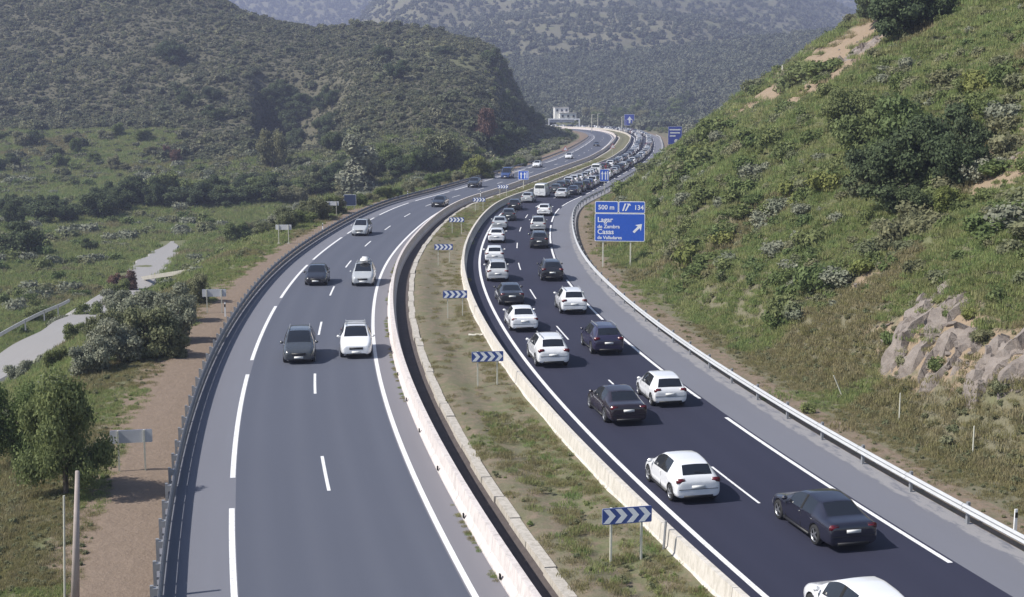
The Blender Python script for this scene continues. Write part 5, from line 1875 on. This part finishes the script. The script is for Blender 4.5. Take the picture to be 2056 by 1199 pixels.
# shrubs on the right slope, individually
ZN = lambda py: 'low on' if py > 620 else 'half way up' if py > 330 else 'high on'
cnt = 0
while cnt < 190:
    py = 130 + 720 * r_.random()
    px = 1240 + 830 * r_.random()
    h = hit(px, py)
    if h is None or h[1] > 480:
        continue
    S_, O_ = frenet([h[0]], [h[1]])
    e = O_[0] - 7.2
    if e < 4.5 or (h[1] < 75 and e < 11):
        continue
    if 1690 < px < 1990 and 560 < py < 780:
        if r_.random() < .75:
            continue
    dn = vnoise(h[0] / 14, h[1] / 14, 5)
    green_zone = (px < 1700)
    lf = r_.choice(['leaf_green'] * 7 + ['leaf_olive'] * 3 + ['leaf_grey', 'leaf_grey', 'leaf_yellow'] if green_zone else ['leaf_olive'] * 6 + ['leaf_green'] * 5 + ['leaf_yellow', 'leaf_grey', 'leaf_grey'])
    w = r_.uniform(1.2, 3.2) * (1.0 if h[1] < 140 else r_.uniform(1.3, 2.2))
    colr = {'leaf_green': 'green', 'leaf_olive': 'olive', 'leaf_grey': 'silvery', 'leaf_yellow': 'yellow-green'}[lf]
    shrub_at(h[0], h[1], h[2], w, w * r_.uniform(.5, .85), lf, '%s rounded shrub growing %s the right slope %s' % (colr, ZN(py), 'beyond the exit sign' if h[1] > 125 else 'near the rocks' if px > 1650 else 'beside the exit sign'), 'shrubs on the right slope')
    cnt += 1

# ---- ground cover nobody could count: instances of the plants that stand in view
def scatter(name, P, sc_, rz, idx, sources, tilt=None):
    me = bpy.data.meshes.new(name)
    me.vertices.add(len(P))
    me.vertices.foreach_set('co', np.asarray(P, np.float32).ravel())
    for k, t, a in (('sc', 'FLOAT', sc_), ('rz', 'FLOAT', rz)):
        at_ = me.attributes.new(k, t, 'POINT')
        at_.data.foreach_set('value', np.asarray(a, np.float32))
    at_ = me.attributes.new('idx', 'INT', 'POINT')
    at_.data.foreach_set('value', np.asarray(idx, np.int32))
    o = link(name, me, kind='stuff')
    ng = bpy.data.node_groups.new(name, 'GeometryNodeTree')
    ng.interface.new_socket('Geometry', in_out='INPUT', socket_type='NodeSocketGeometry')
    ng.interface.new_socket('Geometry', in_out='OUTPUT', socket_type='NodeSocketGeometry')
    gi, go = ng.nodes.new('NodeGroupInput'), ng.nodes.new('NodeGroupOutput')
    iop = ng.nodes.new('GeometryNodeInstanceOnPoints')
    jn = ng.nodes.new('GeometryNodeJoinGeometry')
    for s_ in reversed(sources):
        oi = ng.nodes.new('GeometryNodeObjectInfo')
        oi.inputs['Object'].default_value = s_
        oi.inputs['As Instance'].default_value = True
        ng.links.new(oi.outputs['Geometry'], jn.inputs[0])
    def attr(n_, t):
        a = ng.nodes.new('GeometryNodeInputNamedAttribute')
        a.data_type = t
        a.inputs['Name'].default_value = n_
        return a.outputs['Attribute']
    cx = ng.nodes.new('ShaderNodeCombineXYZ')
    ng.links.new(attr('rz', 'FLOAT'), cx.inputs[2])
    iop.inputs['Pick Instance'].default_value = True
    ng.links.new(gi.outputs[0], iop.inputs['Points'])
    ng.links.new(jn.outputs[0], iop.inputs['Instance'])
    ng.links.new(attr('idx', 'INT'), iop.inputs['Instance Index'])
    ng.links.new(cx.outputs[0], iop.inputs['Rotation'])
    ng.links.new(attr('sc', 'FLOAT'), iop.inputs['Scale'])
    ng.links.new(iop.outputs[0], go.inputs[0])
    md = o.modifiers.new('scatter', 'NODES')
    md.node_group = ng
    return o

def tuft_mesh(name, n, mat, seed, spread=.32, lean=.35, wid=.035):
    r = np.random.default_rng(seed)
    v, f = [], []
    for k in range(n):
        a, q = r.uniform(0, 6.28), spread * math.sqrt(r.random())
        x, y = q * math.cos(a), q * math.sin(a)
        h = r.uniform(.2, .75) * (1.1 - .6 * q / spread)
        dx, dy = r.normal() * lean * h, r.normal() * lean * h
        t = r.uniform(0, 6.28)
        wx, wy = wid * math.cos(t), wid * math.sin(t)
        i = len(v)
        v += [(x - wx, y - wy, 0), (x + wx, y + wy, 0), (x + dx * .4 + wx * .7, y + dy * .4 + wy * .7, h * .6), (x + dx * .4 - wx * .7, y + dy * .4 - wy * .7, h * .6), (x + dx, y + dy, h)]
        f += [(i, i + 1, i + 2, i + 3), (i + 3, i + 2, i + 4)]
    return mesh_of(name, v, f, mat)

# sources: plants that stand in the picture themselves
def source(name, me, px, py, size, label, cat, sz=None):
    h = hit(px, py)
    o = link(name, me)
    o.location = h
    o.scale = (size, size, sz or size)
    return tag(o, label, cat)
tA = source('grass_tuft', tuft_mesh('grass_tuft', 150, M['grass'], 1, .95, .22, .028), 1480, 700, .8, 'green grass tuft on the verge below the green shrubs', 'grass tuft')
tB = source('grass_tuft', tuft_mesh('grass_tuft', 130, M['grass'], 2, 1.1, .35, .028), 1560, 800, .8, 'spreading grass tuft behind the right rail', 'grass tuft')
tC = source('grass_tuft', tuft_mesh('dry_tuft', 130, M['grass_dry'], 3, 1.0, .3, .026), 1700, 860, .8, 'dry straw-coloured grass tuft behind the right rail', 'grass tuft')
tD = source('weed', leaf_mesh('weed', lobes_round(3, 4, .9), 260, .09, M['grass'], 8, .3, .4, .3), 1620, 830, .5, 'low leafy weed on the verge below the leaning stick', 'weed')
tE = source('weed', leaf_mesh('weed', lobes_round(9, 5, .9, .3), 240, .09, M['leaf_olive'], 9, .3, .4, .5), 1900, 900, .5, 'low olive weed on the verge near the upright stakes', 'weed')
scrubs = []
for k, (mm, px, py, lab) in enumerate((('leaf_hill', 260, 160, 'low grey-green scrub bush on the upper left hillside'), ('leaf_hill', 150, 230, 'low dark scrub bush on the middle of the left hillside'), ('leaf_olive', 460, 150, 'low olive scrub bush on the left hillside by the dark tree group'))):
    scrubs.append(source('scrub_bush', leaf_mesh('scrub', lobes_round(15 + k, 4, .75), 260, .11, M[mm], 20 + k, .5, .3, .6), px, py, 1.6, lab, 'scrub bush'))
greens = []
for k, (mm, px, py, lab) in enumerate((('leaf_green', 1390, 560, 'bushy green herb clump right of the exit sign posts'), ('leaf_olive', 1600, 640, 'bushy olive herb clump left of the rock outcrop'), ('leaf_grey', 1450, 420, 'pale bushy herb clump above the exit sign'))):
    greens.append(source('herb_clump', leaf_mesh('herb', lobes_round(35 + k, 5, .85), 520, .085, M[mm], 40 + k, .45, .3, .5), px, py, 1.0, lab, 'herb clump'))

WEED = np.array([1, 1, 1, .42, .42])
def sample(n, u0, u1, y0, y1, seed, power=0.0):
    r = np.random.default_rng(seed)
    u = r.uniform(u0, u1, n)
    t = r.random(n)
    Y = y0 * (y1 / y0) ** t if power == 0 else (y0 ** power + (y1 ** power - y0 ** power) * t) ** (1 / power)
    return u * (Y + 12), Y, r

# grass and weeds, right verge and slope
X, Y, r = sample(150000, .02, .60, 24, 420, 1)
Z, S_, O_ = zground(X, Y)
e = O_ - 7.2
vn = vnoise(X / 4, Y / 4, 3)
bare = clayf(X, Y)
keep = (bare < .5 + .35 * (r.random(len(X)) < .12)) & (e > .15) & (e < 60) & (r.random(len(X)) < np.where(e < 1.2, .25, .95) * (.5 + .5 * (vn > .34)))
X, Y, Z, e, vn = X[keep], Y[keep], Z[keep], e[keep], vn[keep]
n = len(X)
dry = vnoise(X / 9, Y / 9, 8) + np.where(e < 6, .12, -.05) + np.where(Y < 75, .16, -.08)
rr = r.random(n)
idx = np.where(dry > .62, np.where(rr < .7, 2, 4), np.where(rr < .45, 0, np.where(rr < .75, 1, np.where(rr < .9, 3, 4))))
scale = r.uniform(.3, .75, n) * np.where(e < 2.5, .6, 1.15) * np.clip(Y / 90, .8, 2.2)
scatter('roadside_grass', np.stack([X, Y, Z - .03], 1), scale * WEED[idx], r.uniform(0, 6.28, n), idx, [tA, tB, tC, tD, tE])
X, Y, r = sample(26000, -.60, -.10, 300, 420, 33, 1.0)       # grass of the clearing on the lower hillside
X = X / (Y + 12) * Y
Z, S_, O_ = zground(X, Y)
vis_y = 200 + (CAM_H - Z) / Y * F_PX
col = CX + X / Y * F_PX
keep = (vis_y > 258) & (vis_y < 392) & (col < 370) & (r.random(len(X)) < .35 + .9 * vnoise(X / 8, Y / 8, 3))
X, Y, Z = X[keep], Y[keep], Z[keep]
n = len(X)
ic_ = np.where(vnoise(X / 12, Y / 12, 9) > .66, 2, r.integers(0, 2, n))
scatter('clearing_grass', np.stack([X, Y, Z - .05], 1), r.uniform(.8, 1.7, n), r.uniform(0, 6.28, n), ic_, [tA, tB, tC, tD, tE])
# herb clumps, right slope
X, Y, r = sample(20000, .02, .60, 30, 760, 2, .6)
Z, S_, O_ = zground(X, Y)
e = O_ - 7.2
vn = fbm(X / 10, Y / 10, 13, 3) + .5
thin = np.where((X > Y * .25) & (Y < 95), .35, 1.0)
keep = (clayf(X, Y) < .42) & (e > np.where(Y < 90, 5.5, 3.5)) & (e < 75) & (r.random(len(X)) < thin * np.clip((vn - .30) * 2.6, .08, 1))
X, Y, Z, vn = X[keep], Y[keep], Z[keep], vn[keep]
n = len(X)
rr = r.random(n)
idx = np.where(rr < .55, 0, np.where(rr < .85, 1, 2))
scatter('slope_scrub', np.stack([X, Y, Z - .15], 1), r.uniform(.45, 1.15, n) * np.clip(Y / 130, .8, 1.9), r.uniform(0, 6.28, n), idx, greens)
# left verge, embankment and valley grass
X, Y, r = sample(120000, -.62, .0, 22, 330, 3)
Z, S_, O_ = zground(X, Y)
q = -O_ - 24.2
dr_ = np.hypot(X[:, None] - oc[None, ::3, 0], Y[:, None] - oc[None, ::3, 1]).min(1)
keep = (q > -2.1 + 1.2 * vnoise(X / 4, Y / 4, 31)) & (dr_ > 2.7 + 1.3 * vnoise(X / 2.5, Y / 2.5, 61)) & (r.random(len(X)) < np.clip(.30 + .70 * smooth(-1.5, .9, q + 2.9 * (vnoise(X / 3, Y / 3, 44) - .5)), 0, 1))
X, Y, Z, q = X[keep], Y[keep], Z[keep], q[keep]
n = len(X)
dry = vnoise(X / 7, Y / 7, 18) + np.where(q < 5, .12, -.1)
rr = r.random(n)
idx = np.where(dry > .68, np.where(rr < .7, 2, 4), np.where(rr < .5, 0, np.where(rr < .75, 1, np.where(rr < .92, 3, 4))))
scatter('embankment_grass', np.stack([X, Y, Z - .03], 1), r.uniform(.3, .8, n) * np.where(q < 2, .6, 1.1) * np.clip(Y / 90, .8, 2.4) * WEED[idx], r.uniform(0, 6.28, n), idx, [tA, tB, tC, tD, tE])
X, Y, r = sample(9000, -.62, .02, 40, 330, 4, .7)
Z, S_, O_ = zground(X, Y)
q = -O_ - 24.2
dr_ = np.hypot(X[:, None] - oc[None, ::3, 0], Y[:, None] - oc[None, ::3, 1]).min(1)
vn = fbm(X / 16, Y / 16, 23, 3) + .5
keep = (q > 4.5) & (dr_ > 4.2) & (r.random(len(X)) < np.clip((vn - .40) * 2.6, .03, 1) * np.where((Y > 170) & (Y < 300), .6, 1))
X, Y, Z = X[keep], Y[keep], Z[keep]
n = len(X)
scatter('valley_scrub', np.stack([X, Y, Z - .15], 1), r.uniform(.5, 1.5, n) * np.clip(Y / 150, .7, 1.4), r.uniform(0, 6.28, n), r.integers(0, 3, n), greens)
X, Y, r = sample(5000, -.02, .12, 270, 720, 14, 1.0)
X = X / (Y + 12) * Y
Z, S_, O_ = zground(X, Y)
q = -O_ - 24.2
keep = (q > 1.5) & (q < 34) & (r.random(len(X)) < .55)
X, Y, Z = X[keep], Y[keep], Z[keep]
n = len(X)
scatter('bend_scrub', np.stack([X, Y, Z - .2], 1), r.uniform(.6, 2.0, n), r.uniform(0, 6.28, n), r.integers(0, 3, n), greens)
# median weeds
r = np.random.default_rng(5)
NM = 15000
ms = r.uniform(18, SY(330), NM)
mo = -8.9 + 3.55 * r.random(NM)
my = np.interp(ms, RS, RY)
dens = np.where(my > 140, .8, np.where(my < 62, .34, .07)) + np.where(mo > -6.2, .38, 0) * (my < 110)
dens = dens * (.25 + 1.1 * (vnoise(ms / 2.5, mo / 1.2, 66) > .42))
keep = r.random(NM) < dens * np.clip(70 / np.maximum(my, 40), .25, 1.2)
ms, mo = ms[keep], mo[keep]
P = pos(ms, mo)
n = len(ms)
mi_ = np.where((ms * 0 + np.interp(ms, RS, RY) > 62) & (np.interp(ms, RS, RY) < 135), 2, r.choice([0, 1, 2, 2, 2, 2, 3, 4], n))
scatter('median_weeds', np.column_stack([P, np.full(n, .16)]), r.uniform(.16, .42, n) * WEED[mi_], r.uniform(0, 6.28, n), mi_, [tA, tB, tC, tD, tE])
r = np.random.default_rng(15)
NB = 900
bs = r.uniform(20, SY(200), NB)
bo = np.where(r.random(NB) < .7, -10.97 - .06 * r.random(NB), -4.55 + .06 * r.random(NB))
keep = vnoise(bs / 3.5, bo * 3, 12) > .58
bs, bo = bs[keep], bo[keep]
n = len(bs)
scatter('barrier_weeds', np.column_stack([pos(bs, bo), np.zeros(n)]), r.uniform(.06, .20, n), r.uniform(0, 6.28, n), r.choice([0, 1, 2, 2], n), [tA, tB, tC, tD, tE])
# scrub on the left hill
X, Y, r = sample(50000, -.60, .055, 265, 700, 6, 1.6)
X = X / (Y + 12) * Y
Z, S_, O_ = zground(X, Y)
col = CX + X / Y * F_PX
vis_y = 200 + (CAM_H - Z) / Y * F_PX
vn = fbm(X / 26, Y / 26, 41, 3) + .5
clear = (vis_y > 262) & (vis_y < 372) & (col < 330)
keep = (O_ < -30) & (Z > -4) & (r.random(len(X)) < np.clip((vn - .16) * 2.2, .42, 1) * np.where(clear, .25, 1)) & (vis_y > -60)
X, Y, Z = X[keep], Y[keep], Z[keep]
n = len(X)
scatter('hillside_scrub', np.stack([X, Y, Z - .25], 1), r.uniform(.5, 1.5, n) * (1 + 1.0 * (r.random(n) > .95)), r.uniform(0, 6.28, n), r.choice([0, 0, 1, 1, 2], n), scrubs)
X, Y, r = sample(90000, -.60, .055, 265, 640, 16, 1.4)        # low heather and grass between the bushes
X = X / (Y + 12) * Y
Z, S_, O_ = zground(X, Y)
vis_y = 200 + (CAM_H - Z) / Y * F_PX
col = CX + X / Y * F_PX
open_ = ((vis_y > 262) & (vis_y < 372) & (col < 300 + 60 * vnoise(X / 15, Y / 15, 2))) | ((vis_y > 85) & (vis_y < 145) & (col > 760) & (col < 980))
keep = (O_ < -28) & (vis_y > -30) & (Z > -5) & (~open_ | (r.random(len(X)) < .12)) & (r.random(len(X)) < .45 + .9 * vnoise(X / 18, Y / 18, 5))
X, Y, Z = X[keep], Y[keep], Z[keep]
n = len(X)
scatter('hillside_heather', np.stack([X, Y, Z - .15], 1), r.uniform(.25, .62, n), r.uniform(0, 6.28, n), r.choice([0, 1, 1, 2], n), scrubs)
# woods on the far hillside and the ridge
def on_sheet(SX, SD, SZ, n, seed, tmax=1.0):
    r = np.random.default_rng(seed)
    R, C = SX.shape
    kmax = int((R - 1) / 1.35 * tmax)
    a, b = r.uniform(0, kmax - 1, n), r.uniform(0, C - 1.01, n)
    i, j = a.astype(int), b.astype(int)
    fa, fb = a - i, b - j
    g = lambda A: (A[i, j] * (1 - fa) * (1 - fb) + A[i + 1, j] * fa * (1 - fb) + A[i, j + 1] * (1 - fa) * fb + A[i + 1, j + 1] * fa * fb)
    return g(SX), g(SD), g(SZ), r
ftrees = []
for k, (px, D, lab) in enumerate(((1020, 840, 'small rounded pine at the foot of the far hillside left of the gantry'), (1330, 860, 'small rounded pine at the foot of the far hillside above the far blue sign'))):
    x = (px - CX) / F_PX * D
    dd = (FX - x) ** 2 + (FY - D) ** 2
    z = FZ.ravel()[dd.argmin()]
    o = link('pine_tree', leaf_mesh('pine_crown', lobes_round(63 + k, 4, 1.15, .35), 130, .20, M['leaf_far'], 70 + k, .5, .3, .7))
    o.location, o.scale = (x, D, z), (3.2, 3.2, 3.2)
    ftrees.append(tag(o, lab, 'tree'))
X, Y, Z, r = on_sheet(FX, FY, FZ, 30000, 9, 1.06)
vn = fbm(X / 110, Y / 110, 91, 3) + .5
keep = r.random(len(X)) < np.clip((vn - .20) * 2.4, .5, 1)
X, Y, Z = X[keep], Y[keep], Z[keep]
n = len(X)
X2, Y2, r2 = sample(16000, -.05, .34, 640, 1040, 29, 2.0)
X2 = X2 / (Y2 + 12) * Y2
Z2, S2, O2 = zground(X2, Y2)
_px2 = CX + X2 / Y2 * F_PX
k2 = (O2 > 11) & (Y2 < 1015) & ~((_px2 > 1100) & (_px2 < 1168) & (Y2 < 782))
dz2 = np.full(len(X2), -1e9)
X2, Y2, Z2 = X2[k2], Y2[k2], Z2[k2]
_px = CX + X / Y * F_PX
kk = ~((_px > 1104) & (_px < 1164) & (Y < 800))
X, Y, Z = X[kk], Y[kk], Z[kk]
X, Y, Z = np.concatenate([X, X2]), np.concatenate([Y, Y2]), np.concatenate([Z, Z2])
n = len(X)
scatter('far_wood', np.stack([X, Y, Z - .4], 1), r.uniform(1.5, 3.6, n), r.uniform(0, 6.28, n), r.integers(0, 2, n), ftrees)
X, Y, Z, r = on_sheet(DX, DY, DZ, 26000, 10, 1.05)
n = len(X)
scatter('ridge_wood', np.stack([X, Y, Z - .6], 1), r.uniform(3, 6, n), r.uniform(0, 6.28, n), r.integers(0, 2, n), ftrees)

# ------------------------------------------------------------------ haze
def haze_box(x0, x1, y0, y1, z0, z1, density):
    hb_ = MB().box(((x0 + x1) / 2, (y0 + y1) / 2, (z0 + z1) / 2), (x1 - x0, y1 - y0, z1 - z0))
    m = bpy.data.materials.new('haze')
    m.use_nodes = True
    nt = m.node_tree
    nt.nodes.clear()
    out = nt.nodes.new('ShaderNodeOutputMaterial')
    pv = nt.nodes.new('ShaderNodeVolumePrincipled')
    pv.inputs['Color'].default_value = (.62, .68, .96, 1)
    pv.inputs['Density'].default_value = density
    pv.inputs['Anisotropy'].default_value = 0.1
    nt.links.new(pv.outputs[0], out.inputs['Volume'])
    return link('haze', hb_.mesh('haze', m), kind='stuff')
for o in scene.objects:
    if 'label' in o and len(o['label'].split()) > 16:
        print('LONG', len(o['label'].split()), o['label'])
zmin = min(float(gz.min()), float(FZ.min()), float(DZ.min())) - 1.0
zmax = max(float(gz.max()), float(FZ.max()), float(DZ.max())) + 30.0
haze_box(-3000, 3000, -60, 3600, zmin, zmax, .00040)
